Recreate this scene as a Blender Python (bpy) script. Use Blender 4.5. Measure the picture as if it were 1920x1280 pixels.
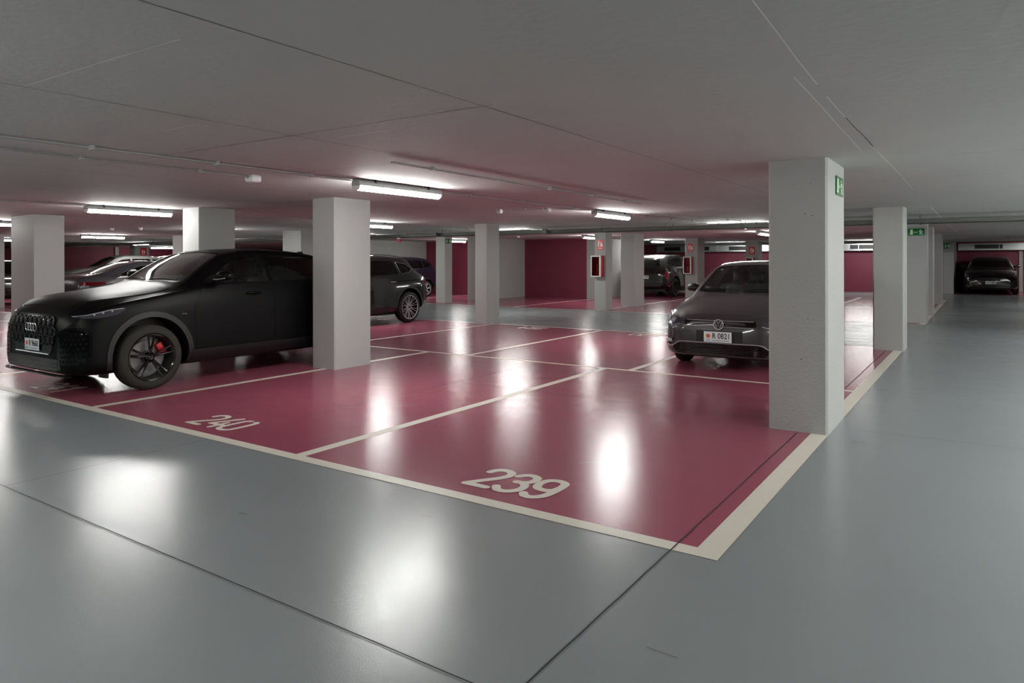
import bpy, bmesh, math, random
from mathutils import Vector, Matrix
from mathutils.bvhtree import BVHTree
from mathutils.geometry import delaunay_2d_cdt
random.seed(7)
PI = math.pi
SC = bpy.context.scene
COL = SC.collection
for o in list(bpy.data.objects): bpy.data.objects.remove(o)

# ------------------------------------------------------------------ camera, world, exposure
F_PX, YAW, ROLL, HORIZON, EYE = 1312.84, 0.5925, -0.0017, 488.58, 1.44
CEIL = 2.284
cam = bpy.data.objects.new('camera', bpy.data.cameras.new('camera')); COL.objects.link(cam)
cam.data.sensor_width = 36; cam.data.lens = 36 * F_PX / 1920
cam.data.shift_y = (HORIZON - 640) / 1920
cam.data.clip_start = .05; cam.data.clip_end = 200
cam.location = (0, 0, EYE)
cam.rotation_euler = (Matrix.Rotation(YAW, 4, 'Z') @ Matrix.Rotation(PI/2, 4, 'X') @ Matrix.Rotation(ROLL, 4, 'Z')).to_euler()
SC.camera = cam
w = bpy.data.worlds.new('world'); SC.world = w; w.use_nodes = True
w.node_tree.nodes['Background'].inputs[0].default_value = (.6, .65, .7, 1)
w.node_tree.nodes['Background'].inputs[1].default_value = .02
SC.view_settings.view_transform = 'Standard'; SC.view_settings.look = 'None'
SC.view_settings.gamma = 1; SC.view_settings.use_curve_mapping = False
SC.view_settings.exposure = 0.74
TUBE = 78.0                     # emission of every fluorescent diffuser
SC.cycles.use_denoising = True
SC.cycles.max_bounces = 10; SC.cycles.diffuse_bounces = 6; SC.cycles.glossy_bounces = 5
SC.cycles.transparent_max_bounces = 16
SC.cycles.sample_clamp_indirect = 6

# ------------------------------------------------------------------ materials
MATS = {}
def lin(c):
    return tuple((x/12.92 if x <= .04045 else ((x+.055)/1.055)**2.4) for x in c)
def mat(name, rgb, rough=.5, metal=0, coat=0, spec=.5, bump=0, bscale=40, var=0, vscale=2, emit=0, rvar=0, ior=1.5):
    if name in MATS: return MATS[name]
    m = bpy.data.materials.new(name); m.use_nodes = True
    nt = m.node_tree; b = nt.nodes['Principled BSDF']
    c = lin(rgb)
    b.inputs['Base Color'].default_value = (*c, 1)
    b.inputs['Roughness'].default_value = rough; b.inputs['Metallic'].default_value = metal
    b.inputs['Coat Weight'].default_value = coat; b.inputs['Coat Roughness'].default_value = .04
    b.inputs['Specular IOR Level'].default_value = spec; b.inputs['IOR'].default_value = ior
    if emit:
        b.inputs['Emission Color'].default_value = (*c, 1); b.inputs['Emission Strength'].default_value = emit
    g = None
    if bump or var or rvar:
        g = nt.nodes.new('ShaderNodeNewGeometry')
    if var or rvar:
        n = nt.nodes.new('ShaderNodeTexNoise'); n.inputs['Scale'].default_value = vscale; n.inputs['Detail'].default_value = 5
        nt.links.new(g.outputs['Position'], n.inputs['Vector'])
    if var:
        r = nt.nodes.new('ShaderNodeMapRange'); r.inputs[3].default_value = 1-var; r.inputs[4].default_value = 1+var
        nt.links.new(n.outputs['Fac'], r.inputs[0])
        mx = nt.nodes.new('ShaderNodeVectorMath'); mx.operation = 'SCALE'; mx.inputs[0].default_value = c
        nt.links.new(r.outputs[0], mx.inputs['Scale']); nt.links.new(mx.outputs[0], b.inputs['Base Color'])
    if rvar:
        r = nt.nodes.new('ShaderNodeMapRange'); r.inputs[1].default_value = .3; r.inputs[2].default_value = .7
        r.inputs[3].default_value = max(.01, rough-rvar); r.inputs[4].default_value = rough+rvar
        nt.links.new(n.outputs['Fac'], r.inputs[0]); nt.links.new(r.outputs[0], b.inputs['Roughness'])
    if bump:
        n2 = nt.nodes.new('ShaderNodeTexNoise'); n2.inputs['Scale'].default_value = bscale; n2.inputs['Detail'].default_value = 4
        nt.links.new(g.outputs['Position'], n2.inputs['Vector'])
        bp = nt.nodes.new('ShaderNodeBump'); bp.inputs['Strength'].default_value = bump; bp.inputs['Distance'].default_value = .01
        nt.links.new(n2.outputs['Fac'], bp.inputs['Height']); nt.links.new(bp.outputs[0], b.inputs['Normal'])
    MATS[name] = m; return m

def floor_mat(name, rgb, rough=.17, var=.05):
    """epoxy paint: glossy, trowelled waves, fine orange peel, faint scuffs"""
    m = bpy.data.materials.new(name); m.use_nodes = True; nt = m.node_tree; b = nt.nodes['Principled BSDF']
    c = lin(rgb); L = nt.links.new
    g0 = nt.nodes.new('ShaderNodeNewGeometry'); g = nt.nodes.new('ShaderNodeMapping'); g.inputs['Location'].default_value = (3.31, 7.73, 5.37)
    L(g0.outputs['Position'], g.inputs['Vector'])
    def noise(scale, detail=3, dist=0, vec=None):
        n = nt.nodes.new('ShaderNodeTexNoise'); n.inputs['Scale'].default_value = scale; n.inputs['Detail'].default_value = detail
        n.inputs['Distortion'].default_value = dist
        L(vec or g.outputs[0], n.inputs['Vector']); return n.outputs['Fac']
    def rng(src, a, bb, lo=.3, hi=.7):
        r = nt.nodes.new('ShaderNodeMapRange'); r.inputs[1].default_value = lo; r.inputs[2].default_value = hi
        r.inputs[3].default_value = a; r.inputs[4].default_value = bb; L(src, r.inputs[0]); return r.outputs[0]
    v = noise(.8, 6, .6)
    sc = nt.nodes.new('ShaderNodeVectorMath'); sc.operation = 'SCALE'; sc.inputs[0].default_value = c
    L(rng(v, 1-var, 1+var, .1, .9), sc.inputs['Scale']); L(sc.outputs[0], b.inputs['Base Color'])
    mp = nt.nodes.new('ShaderNodeMapping'); mp.inputs['Scale'].default_value = (.8, 2, 1); mp.inputs['Rotation'].default_value = (0, 0, .5)
    L(g.outputs[0], mp.inputs['Vector'])
    sw = noise(2.2, 2, .3, mp.outputs[0])
    L(rng(sw, rough-.02, min(.266, rough+.025), .2, .8), b.inputs['Roughness'])
    b.inputs['Specular IOR Level'].default_value = .40
    b1 = nt.nodes.new('ShaderNodeBump'); b1.inputs['Strength'].default_value = .10; b1.inputs['Distance'].default_value = .004
    L(noise(160, 2), b1.inputs['Height'])
    b2 = nt.nodes.new('ShaderNodeBump'); b2.inputs['Strength'].default_value = .04; b2.inputs['Distance'].default_value = .006
    L(sw, b2.inputs['Height']); L(b1.outputs[0], b2.inputs['Normal']); L(b2.outputs[0], b.inputs['Normal'])
    MATS[name] = m; return m

def glass_mat(name, tint, rough=.0, ior=1.5):
    m = bpy.data.materials.new(name); m.use_nodes = True; nt = m.node_tree
    for n in list(nt.nodes): nt.nodes.remove(n)
    o = nt.nodes.new('ShaderNodeOutputMaterial'); mx = nt.nodes.new('ShaderNodeMixShader')
    f = nt.nodes.new('ShaderNodeFresnel'); f.inputs[0].default_value = ior
    t = nt.nodes.new('ShaderNodeBsdfTransparent'); t.inputs[0].default_value = (*tint, 1)
    g = nt.nodes.new('ShaderNodeBsdfGlossy'); g.inputs['Roughness'].default_value = rough; g.inputs[0].default_value = (1, 1, 1, 1)
    L = nt.links.new
    L(f.outputs[0], mx.inputs[0]); L(t.outputs[0], mx.inputs[1]); L(g.outputs[0], mx.inputs[2]); L(mx.outputs[0], o.inputs[0])
    MATS[name] = m; return m

FLOOR = floor_mat('grey_epoxy', (.49, .515, .52), .243)
RED = floor_mat('red_epoxy', (.56, .29, .355), .205)
LINE = mat('line_paint', (.80, .78, .73), .35, var=.04, vscale=6)
JOINT = mat('joint_dark', (.13, .12, .12), .8)
SEAM = mat('ceiling_seam', (.50, .49, .48), .8)
CAULK = mat('white_filler', (.92, .92, .92), .6)
CEILM = mat('ceiling_paint', (.76, .76, .75), .75, bump=.25, bscale=18, var=.04, vscale=1.2)
CONC = mat('pillar_paint', (.63, .635, .625), .62, bump=.35, bscale=60, var=.035, vscale=3)
WALLG = mat('wall_grey', (.62, .625, .615), .65, bump=.2, bscale=30, var=.03)
WALLR = mat('wall_red', (.44, .15, .23), .6, bump=.2, bscale=30, var=.04)
DISC = mat('brake_steel', (.50, .50, .50), .4, metal=.4)
LOGO = mat('bright_trim', (.78, .78, .80), .25, metal=.45)
PIT = mat('pit_dark', (.16, .15, .15), .9)
WHITEP = mat('white_plastic', (.86, .86, .86), .4)
GREYP = mat('grey_plastic', (.62, .63, .63), .45)
DIFF = mat('lit_diffuser', (1, 1, .985), .4, emit=TUBE)
STEEL = mat('galvanised', (.70, .72, .72), .38, metal=.85, bump=.1, bscale=20)
OLIVE = mat('olive_cable', (.45, .50, .30), .5)
GREENC = mat('green_cable', (.25, .55, .22), .5)
DGREY = mat('tray_steel', (.42, .43, .41), .45, metal=.5)
REDP = mat('red_enamel', (.72, .06, .09), .35)
REDS = mat('red_sign', (.78, .10, .07), .4)
GRNS = mat('green_sign', (.0, .40, .20), .35)
GLOWP = mat('sign_pale', (.82, .93, .78), .5)
WHITES = mat('sign_white', (.93, .92, .90), .5)
BLK = mat('black_plastic', (.045, .045, .05), .45)
GBLK = mat('gloss_black', (.02, .02, .022), .12)
RUB = mat('tyre_rubber', (.085, .082, .08), .75, bump=.3, bscale=90)
RUBD = mat('dusty_tyre', (.155, .15, .13), .8, bump=.4, bscale=60, var=.25, vscale=14)
CHROME = mat('chrome', (.85, .85, .86), .12, metal=1)
ALLOY = mat('alloy', (.74, .74, .75), .28, metal=.5)
DKMET = mat('dark_metal', (.22, .22, .23), .35, metal=.9)
CABIN = mat('cabin_dark', (.08, .08, .085), .8)
SEAT = mat('seat_fabric', (.11, .11, .115), .8)
TAIL = mat('tail_red', (.58, .02, .05), .12, coat=1)
LENS = mat('lamp_lens', (.72, .74, .76), .12, metal=.15, coat=1)
AMBER = mat('amber', (.80, .42, .12), .3)
PLATEW = mat('plate_white', (.88, .89, .90), .35)
PLATEK = mat('plate_ink', (.05, .05, .06), .5)
PLATEB = mat('plate_blue', (.18, .28, .50), .5)
PLATEO = mat('plate_crest', (.80, .42, .16), .5)
GLASS = glass_mat('clear_tint', (.80, .88, .84))
GLASSD = glass_mat('dark_tint', (.16, .17, .17))
GLASSM = glass_mat('mid_tint', (.80, .88, .84))
GLASSC = glass_mat('cabinet_glass', (.8, .75, .75))

# ------------------------------------------------------------------ helpers
def link(o, parent=None):
    COL.objects.link(o)
    if parent: o.parent = parent
    return o
def mesh_obj(name, bm, material, parent=None, smooth=False, angle=35):
    me = bpy.data.meshes.new(name)
    bm.normal_update(); bm.to_mesh(me); bm.free()
    for m in (material if isinstance(material, (list, tuple)) else [material]): me.materials.append(m)
    if smooth:
        for p in me.polygons: p.use_smooth = True
        me.set_sharp_from_angle(angle=math.radians(angle))
    return link(bpy.data.objects.new(name, me), parent)
def pydata(name, v, f, material, parent=None, smooth=False, angle=35):
    me = bpy.data.meshes.new(name); me.from_pydata([tuple(x) for x in v], [], f); me.update()
    me.materials.append(material)
    if smooth:
        for p in me.polygons: p.use_smooth = True
        me.set_sharp_from_angle(angle=math.radians(angle))
    return link(bpy.data.objects.new(name, me), parent)
def box(bm, x0, x1, y0, y1, z0, z1, bev=0, mi=0):
    vs = [bm.verts.new((x, y, z)) for x in (x0, x1) for y in (y0, y1) for z in (z0, z1)]
    F = [(0,1,3,2),(4,6,7,5),(0,4,5,1),(2,3,7,6),(0,2,6,4),(1,5,7,3)]
    fs = [bm.faces.new([vs[i] for i in f]) for f in F]
    for f in fs: f.material_index = mi
    if bev:
        es = {e for f in fs for e in f.edges}
        bmesh.ops.bevel(bm, geom=list(es), offset=bev, segments=2, profile=.5, affect='EDGES')
    return fs
def tube(bm, pts, r, seg=8, caps=True):
    pts = [Vector(p) for p in pts]; rings = []
    for i, p in enumerate(pts):
        d = (pts[min(i+1, len(pts)-1)] - pts[max(i-1, 0)]).normalized()
        a = Vector((0, 0, 1)) if abs(d.z) < .9 else Vector((1, 0, 0))
        u = d.cross(a).normalized(); v = d.cross(u).normalized()
        rr = r[i] if isinstance(r, (list, tuple)) else r
        rings.append([bm.verts.new(p + u*math.cos(2*PI*k/seg)*rr + v*math.sin(2*PI*k/seg)*rr) for k in range(seg)])
    for a, b in zip(rings, rings[1:]):
        for k in range(seg): bm.faces.new((a[k], a[(k+1) % seg], b[(k+1) % seg], b[k]))
    if caps:
        bm.faces.new(rings[0]); bm.faces.new(rings[-1])
def lathe_x(bm, prof, seg=40, close=False):
    """profile of (x, r) turned about the x axis"""
    rings = []
    for x, r in prof:
        rings.append([bm.verts.new((x, r*math.cos(2*PI*k/seg), r*math.sin(2*PI*k/seg))) for k in range(seg)] if r > 1e-5 else [bm.verts.new((x, 0, 0))])
    pairs = list(zip(rings, rings[1:]))
    if close: pairs.append((rings[-1], rings[0]))
    for a, b in pairs:
        if len(a) == 1 and len(b) == 1: continue
        for k in range(seg):
            k2 = (k+1) % seg
            if len(a) == 1: bm.faces.new((a[0], b[k2], b[k]))
            elif len(b) == 1: bm.faces.new((a[k], a[k2], b[0]))
            else: bm.faces.new((a[k], a[k2], b[k2], b[k]))
def prism(bm, poly, axis, a, b):
    def P(u, v, t):
        return {'x': (t, u, v), 'y': (u, t, v), 'z': (u, v, t)}[axis]
    A = [bm.verts.new(P(u, v, a)) for u, v in poly]; B = [bm.verts.new(P(u, v, b)) for u, v in poly]
    n = len(poly); fs = [bm.faces.new(A), bm.faces.new(B[::-1])]
    for i in range(n): fs.append(bm.faces.new((A[i], A[(i+1) % n], B[(i+1) % n], B[i])))
    bmesh.ops.recalc_face_normals(bm, faces=fs)
def disc_poly(cx, cy, rx, ry=None, n=24, a0=0):
    ry = ry or rx
    return [(cx + rx*math.cos(a0+2*PI*i/n), cy + ry*math.sin(a0+2*PI*i/n)) for i in range(n)]
def tag(o, label, cat, group=None):
    o['label'] = label; o['category'] = cat
    if group: o['group'] = group
    return o
def empty(name, loc, rz=0, label=None, cat=None, group=None):
    o = bpy.data.objects.new(name, None); COL.objects.link(o); o.location = loc; o.rotation_euler = (0, 0, rz)
    o.empty_display_size = .2
    if label: tag(o, label, cat, group)
    return o
def struct(o, label=None):
    o['kind'] = 'structure'
    if label: o['label'] = label
    return o
def ribbon(pts, wd, cap=6):
    """flat stroke with round ends in 2D -> (verts, faces)"""
    V = [Vector(p) for p in pts]; n = len(V); L = []; R = []
    for i in range(n):
        d = (V[min(i+1, n-1)] - V[max(i-1, 0)]).normalized(); nn = Vector((-d.y, d.x))
        L.append(V[i]+nn*wd/2); R.append(V[i]-nn*wd/2)
    verts = L+R; faces = [(i, i+n, i+n+1, i+1) for i in range(n-1)]
    for c, d in ((V[0], (V[0]-V[1]).normalized()), (V[-1], (V[-1]-V[-2]).normalized())):
        a = math.atan2(d.y, d.x); s = len(verts); verts.append(c)
        for k in range(cap+1):
            t = a-PI/2+PI*k/cap; verts.append(c+Vector((math.cos(t), math.sin(t)))*wd/2)
        faces += [(s, s+1+k, s+2+k) for k in range(cap)]
    return verts, faces
def catmull(pts, n=6, closed=False):
    P = [Vector(p) for p in pts]; out = []
    N = len(P); rngi = range(N if closed else N-1)
    for i in rngi:
        g = lambda k: P[k % N] if closed else P[max(0, min(N-1, k))]
        a, b, c, d = g(i-1), g(i), g(i+1), g(i+2)
        for k in range(n):
            t = k/n
            out.append(.5*((2*b)+(c-a)*t+(2*a-5*b+4*c-d)*t*t+(3*b-a-3*c+d)*t**3))
    if not closed: out.append(P[-1])
    return out
STROKES = {
 '2': [[(.03,.77),(.09,.93),(.25,1),(.42,.92),(.46,.74),(.38,.53),(.2,.27),(.03,.0)], [(.03,0),(.2,0),(.48,0)]],
 '3': [[(.05,.84),(.14,.96),(.27,1),(.42,.91),(.43,.70),(.32,.57),(.2,.55)], [(.2,.55),(.34,.54),(.46,.40),(.46,.18),(.32,.02),(.15,.01),(.03,.15)]],
 '9': [[(.46,.70),(.42,.92),(.25,1),(.08,.92),(.03,.70),(.09,.50),(.25,.43),(.41,.50),(.46,.70)], [(.46,.70),(.46,.45),(.42,.17),(.28,.01),(.13,.02),(.05,.12)]],
 '4': [[(.33,1),(.2,.68),(.02,.28)], [(.02,.28),(.2,.28),(.5,.28)], [(.37,.52),(.37,.3),(.37,0)]],
 '0': [[(.25,1),(.42,.93),(.47,.75),(.47,.25),(.42,.07),(.25,0),(.08,.07),(.03,.25),(.03,.75),(.08,.93),(.25,1)]],
 '1': [[(.1,.74),(.2,.86),(.32,1)], [(.32,1),(.32,.5),(.32,0)]],
}
def painted_number(name, txt, x, y, wdt, hgt, z, material, parent, stroke=.058, rz=0, label=None):
    v = []; f = []; n = len(txt); cell = wdt/n
    for i, ch in enumerate(txt):
        for si, s in enumerate(STROKES[ch]):
            pts = [(cell*(i+.06)+p[0]*cell*1.75, p[1]*hgt) for p in s]
            rv, rf = ribbon(catmull(pts, 5), stroke)
            b = len(v); v += [(q.x-wdt/2, q.y-hgt/2, .0004*si) for q in rv]; f += [tuple(k+b for k in q) for q in rf]
    o = pydata(name, v, f, material, parent); o.location = (x, y, z); o.rotation_euler.z = rz
    if label: o['label'] = label
    return o
def text_mesh(name, txt, size, material, parent, loc, rot, bold=0, sx=1):
    cu = bpy.data.curves.new(name, 'FONT'); cu.body = txt; cu.size = size; cu.align_x = 'CENTER'; cu.align_y = 'CENTER'
    cu.extrude = .0005; cu.offset = bold
    t = bpy.data.objects.new('tmp', cu); COL.objects.link(t)
    dg = bpy.context.evaluated_depsgraph_get()
    me = bpy.data.meshes.new_from_object(t.evaluated_get(dg)); bpy.data.objects.remove(t)
    me.materials.clear(); me.materials.append(material)
    o = link(bpy.data.objects.new(name, me), parent); o.location = loc; o.rotation_euler = rot; o.scale = (sx, 1, 1)
    return o
def flat_poly(name, polys, z, material, parent, th=0.0):
    v = []; f = []
    for p in polys:
        b = len(v); v += [(x, y, z) for x, y in p]; f.append(tuple(range(b, b+len(p))))
    return pydata(name, v, f, material, parent)
def rect(x0, x1, y0, y1): return [(x0, y0), (x1, y0), (x1, y1), (x0, y1)]

# ------------------------------------------------------------------ room shell
X0, X1, Y0, Y1 = -42.0, 9.0, -12.0, 39.5
bm = bmesh.new(); box(bm, X0-.3, X1+.3, Y0-.3, Y1+.3, -.3, 0)
floor = struct(mesh_obj('floor', bm, FLOOR))
bm = bmesh.new(); box(bm, X0-.3, X1+.3, Y0-.3, Y1+.3, CEIL, CEIL+.3)
ceiling = struct(mesh_obj('ceiling', bm, CEILM))
def wall(name, x0, x1, y0, y1, m=WALLG, z0=0, z1=CEIL, label=None):
    bm = bmesh.new(); box(bm, x0, x1, y0, y1, z0, z1)
    return struct(mesh_obj(name, bm, m), label)
wall('wall_left', X0-.3, X0, Y0, Y1, WALLR, label='dark red wall at the far left end')
wall('wall_right', X1, X1+.3, Y0, Y1)
wall('wall_front', X0, X1, Y0-.3, Y0)
wall('wall_far_right', -1.05, X1, Y1, Y1+.3, WALLR, label='red wall behind the black car at the end of the right aisle')
wall('wall_far_middle', -22.0, -1.42, 35.2, 35.5, WALLR, label='dark red wall across the far end of the middle bays')
wall('wall_far_end', -1.42, -1.05, 35.2, Y1, WALLG)
wall('wall_far_left', X0, -22.0, 35.2, 35.5, WALLG)
wall('wall_block_back', -20.5, -12.5, 23.65, 23.95, WALLR, label='dark red wall behind the third row of bays')
wall('wall_block_left', -20.8, -20.5, 19.2, 28.0, WALLG)
wall('wall_block_partition', -15.62, -15.3, 20.3, 23.65, WALLG, label='grey wall stub beside the empty bay with the red back wall')
wall('wall_block_side', -12.5, -12.1, 23.65, 28.0, WALLG)

# ceiling seams / fillers (fine raised or recessed lines, children of the ceiling)
def seam(x0, y0, x1, y1, wd, m, name, z=CEIL-.0015, zig=0):
    d = Vector((x1-x0, y1-y0)); n = Vector((-d.y, d.x)).normalized()
    k = max(2, int(d.length/.35)); pts = []
    for i in range(k+1):
        p = Vector((x0, y0))+d*i/k + n*random.uniform(-zig, zig); pts.append(p)
    v, f = ribbon(pts, wd, 2)
    return pydata(name, [(p.x, p.y, z) for p in v], [q[::-1] for q in f], m, ceiling)
for x in (-2.26, -3.84, -5.4, -7.0, -8.6, -10.2, -11.8, -13.4):
    seam(x, -3, x, 30, .007, SEAM, 'formwork_seam')
for x, y, x2, y2 in ((-5.6,4.42,-3.5,4.42),(-5.3,6.9,-3.2,6.9),(-6.5,3.08,-2.2,3.08),(-6.9,7.7,-3.0,7.7),(-12.4,4.5,-9.6,4.5),(-12.4,6.1,-9.7,6.1),(-1.6,8.3,.2,8.3),(-1.4,10.5,.4,10.5),(-.2,6.6,1.2,6.6)):
    seam(x, y, x2, y2, .006, SEAM, 'formwork_seam', zig=.002)
for x, y, x2, y2 in ((-3.81,1.48,-2.53,1.5),(-5.1,3.04,-3.9,3.06),(-4.4,2.5,-4.0,2.5),(-3.62,3.3,-3.2,3.3),(-.62,2.3,-.66,3.6),(-.67,3.9,-.69,9.6),(-.72,3.4,-.78,6.0),(-.70,13,-.66,28)):
    seam(x, y, x2, y2, .006 if y2 < 12 else .02, CAULK, 'filler_line', zig=.003)
seam(-.67, 4.55, -.68, 5.8, .013, CAULK, 'filler_line', zig=.004)

# painted floor zones
def zone(name, x0, x1, y0, y1, z=.001, m=RED):
    return flat_poly(name, [rect(x0, x1, y0, y1)], z, m, floor)
LW = .10
z1 = zone('painted_bays', -40, -1.06, 3.33, 13.07); z1['label'] = 'glossy dark pink painted floor of the nearest double row of bays'
zone('painted_bays', -40, -1.06, 18.07, 29.8)
zone('painted_bays', -1.0, 6, 34.7, 39.5)
def pline(x0, x1, y0, y1, z=.0022):
    return flat_poly('marking_line', [rect(x0, x1, y0, y1)], z, LINE, floor)
pline(-40, -1.06, 3.33, 3.33+LW); pline(-1.06-LW-.03, -1.06, 3.33+LW, 13.07)
pline(-40, -1.06, 13.0, 13.07); pline(-40, -1.19, 8.42, 8.50)
for x in (-4.20, -7.29, -10.40, -13.5, -16.6, -19.7, -22.8): pline(x-.05, x+.05, 3.43, 8.42)
for x in (-3.84, -6.52, -9.25, -13.9, -16.7, -19.5, -22.3): pline(x-.045, x+.045, 8.50, 13.0)
pline(-40, -1.06, 18.03, 18.10); pline(-1.2, -1.08, 18.1, 29.8); pline(-12.1, -1.2, 23.6, 23.68); pline(-40, -1.1, 29.75, 29.83)
for x in (-3.9, -6.6, -9.25): pline(x-.045, x+.045, 18.1, 29.75)
for x in (-12.15, -17.9): pline(x-.045, x+.045, 18.1, 23.6)
pline(1.55, 1.67, 34.7, 39.4)
painted_number('bay_number', '239', -2.50, 3.775, .62, .36, .0032, LINE, floor, label='white painted number 239 on the nearest bay')
painted_number('bay_number', '240', -5.62, 3.745, .62, .34, .0032, LINE, floor, stroke=.05, label='white painted number 240 on the empty bay beside the large black SUV')
painted_number('bay_number', '241', -8.75, 3.745, .62, .34, .0032, LINE, floor, stroke=.05, label='white painted number under the nose of the large black SUV')
for txt, x in (('222', -12.1), ('221', -8.0), ('220', -5.4)):
    painted_number('bay_number', txt, x, 12.62, .62, .34, .0032, LINE, floor, rz=PI)
SCUFF = mat('scuff', (.16, .12, .13), .5); SCRATCH = mat('scratch', (.62, .56, .57), .5)
def scuff(x, y, ln, ang, wd, m=SCUFF):
    k = 6; pts = [Vector((x+math.cos(ang)*ln*(i/k-.5), y+math.sin(ang)*ln*(i/k-.5)+random.uniform(-.3, .3)*wd)) for i in range(k+1)]
    v, f = ribbon(pts, wd, 2)
    return pydata('scuff_mark', [(p.x, p.y, .0045) for p in v], f, m, floor)
scuff(-2.35, 4.42, .10, .9, .006); scuff(-2.30, 4.46, .06, .5, .004); scuff(-4.95, 5.0, .7, .72, .003, SCRATCH); scuff(-2.6, 3.0, .05, .3, .006)
scuff(-.82, 6.12, .10, .2, .012); scuff(-.98, 2.435, .12, -.05, .003); scuff(-3.5, 2.45, .05, .2, .008); scuff(-6.3, 3.38, .05, 1.2, .008)
def jline(pts, wd=.006):
    v, f = ribbon([Vector(p) for p in pts], wd, 2)
    return pydata('floor_joint', [(p.x, p.y, .004) for p in v], f, JOINT, floor)
def jagged(x0, y0, x1, y1, wd, zig):
    d = Vector((x1-x0, y1-y0)); n = Vector((-d.y, d.x)).normalized(); k = max(2, int(d.length/.12))
    jline([Vector((x0, y0))+d*i/k+n*random.uniform(-zig, zig) for i in range(k+1)], wd)
jagged(-1.29, -2, -1.29, 6.15, .007, .0015); jagged(-1.29, 7.1, -1.29, 12.5, .007, .002)
jagged(-12, 1.90, 4, 1.90, .006, .0015); jagged(-5.2, 1.9, -5.2, 3.3, .005, .001)
jagged(-5.2, 6.55, -1.6, 6.55, .004, .001); jagged(-.9, 6.55, 3, 6.62, .004, .001); jagged(-1.06, 8.70, -.55, 8.70, .006, .003)
jagged(-5.2, 3.5, -5.2, 8.3, .004, .001); jagged(-1.06, 13.3, 4, 13.3, .004, .001)

# ------------------------------------------------------------------ fluorescent lights
LIGHT0 = None
def make_light():
    r = empty('fluorescent_light', (0, 0, 0))
    Lh = .66
    bm = bmesh.new()
    poly = [(-.055,-.005),(-.055,-.035),(-.048,-.045),(.048,-.045),(.055,-.035),(.055,-.005),(.035,.022),(-.035,.022)]
    prism(bm, poly, 'y', -Lh, Lh)
    mesh_obj('housing', bm, GREYP, r, True, 30).location.z = -.03
    bm = bmesh.new(); pr = []
    for i in range(13):
        a = PI + PI*i/12; pr.append((.05*math.cos(a), -.045+.045*math.sin(a)))
    prism(bm, pr, 'y', -Lh+.02, Lh-.02)
    mesh_obj('diffuser', bm, DIFF, r, True, 40).location.z = -.03
    for s in (-1, 1):
        bm = bmesh.new(); pr = [(.053*math.cos(PI+PI*i/10), -.045+.047*math.sin(PI+PI*i/10)) for i in range(11)]
        prism(bm, pr, 'y', s*(Lh-.02), s*Lh); mesh_obj('end_cap', bm, WHITEP, r).location.z = -.03
        bm = bmesh.new(); box(bm, -.06, .06, s*.42-.012, s*.42+.012, -.034, 0)
        mesh_obj('mounting_clip', bm, DKMET, r)
    return r
def copy_tree(o, parent=None):
    c = o.copy(); COL.objects.link(c); c.parent = parent
    for ch in o.children: copy_tree(ch, c)
    return c
LIGHTS = [  # x, y, along x?, label
 (-5.32, 5.70, 0, 'nearest lit tube light on the ceiling above bay 240, big and bright'),
 (-11.0, 5.72, 0, 'lit ceiling tube light beside the pillar behind the large black SUV'),
 (-16.65, 5.60, 0, 'lit ceiling tube light cut by the left edge of the picture'),
 (-5.30, 10.95, 0, 'lit ceiling tube light ahead of the dark grey hatchback, on a white conduit'),
 (-11.0, 10.85, 0, 'lit tube light just right of the white pillar, above the black estate SUV'),
 (-16.75, 10.80, 0, 'lit tube light peeping out right of the pillar behind the black SUV roof'),
 (-23.0, 11.1, 0, 'lit tube light over the parked fastback at far left'),
 (-17.1, 21.4, 0, 'lit tube light in front of the narrow dark red wall'),
 (-10.9, 21.0, 0, 'lit tube light half hidden behind the pillar with the first fire cabinet'),
 (-5.3, 21.0, 0, 'lit tube light end just left of the big front pillar'),
 (-11.0, 26.9, 0, 'lit tube light above the black SUV with the pale roof'),
 (-9.75, 32.6, 1, 'wide lit tube light before the ventilation duct, between two sign pillars'),
 (-4.3, 33.2, 1, 'wide lit tube light on the far wall between the two right pillars'),
 (-4.6, 15.95, 1, 'tube light glimpsed through the cable tray left of the big pillar'),
 (-10.8, 15.95, 1, 'tube light hidden above the cable tray over the crossing aisle, middle'),
 (-16.6, 15.95, 1, 'tube light above the cable tray right of the white pillar'),
 (-38.9, 22.0, 0, 'small distant tube light before the far left red wall'),
 (-24.0, 15.95, 1, 'tube light above the cable tray, far left'),
]
ADDED_LIGHTS = [(-28.6,5.6,0),(-28.8,11,0),(-31,16.6,1),(-24.5,26,0),(2.1,16.0,0),(2.1,10.9,0),(2.1,5.7,0),(2.1,8.3,0),(2.6,2.2,0),(2.1,13.4,0),(3.4,7,0),(3.4,9.6,0),(2.6,27,1),(2.6,36.6,1),(2.6,22,0),  # added tubes out of view, continuing the rows and brightening near floor and pillars
       (2.7,4.5,0),(-6.3,.1,1),(-10.8,.35,1),(-16.6,.35,1),(-23.5,.35,1),(-3.4,-.35,1),(4.6,3.0,0),(4.6,8,0)]
proto = make_light(); first = True
for i, (x, y, ax, *lb) in enumerate(LIGHTS + ADDED_LIGHTS):
    o = proto if i == 0 else copy_tree(proto)
    o.location = (x, y, CEIL); o.rotation_euler.z = PI/2 if ax else 0
    tag(o, lb[0] if lb else 'added ceiling tube light, outside the picture', 'light', 'fluorescent ceiling lights')

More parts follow.
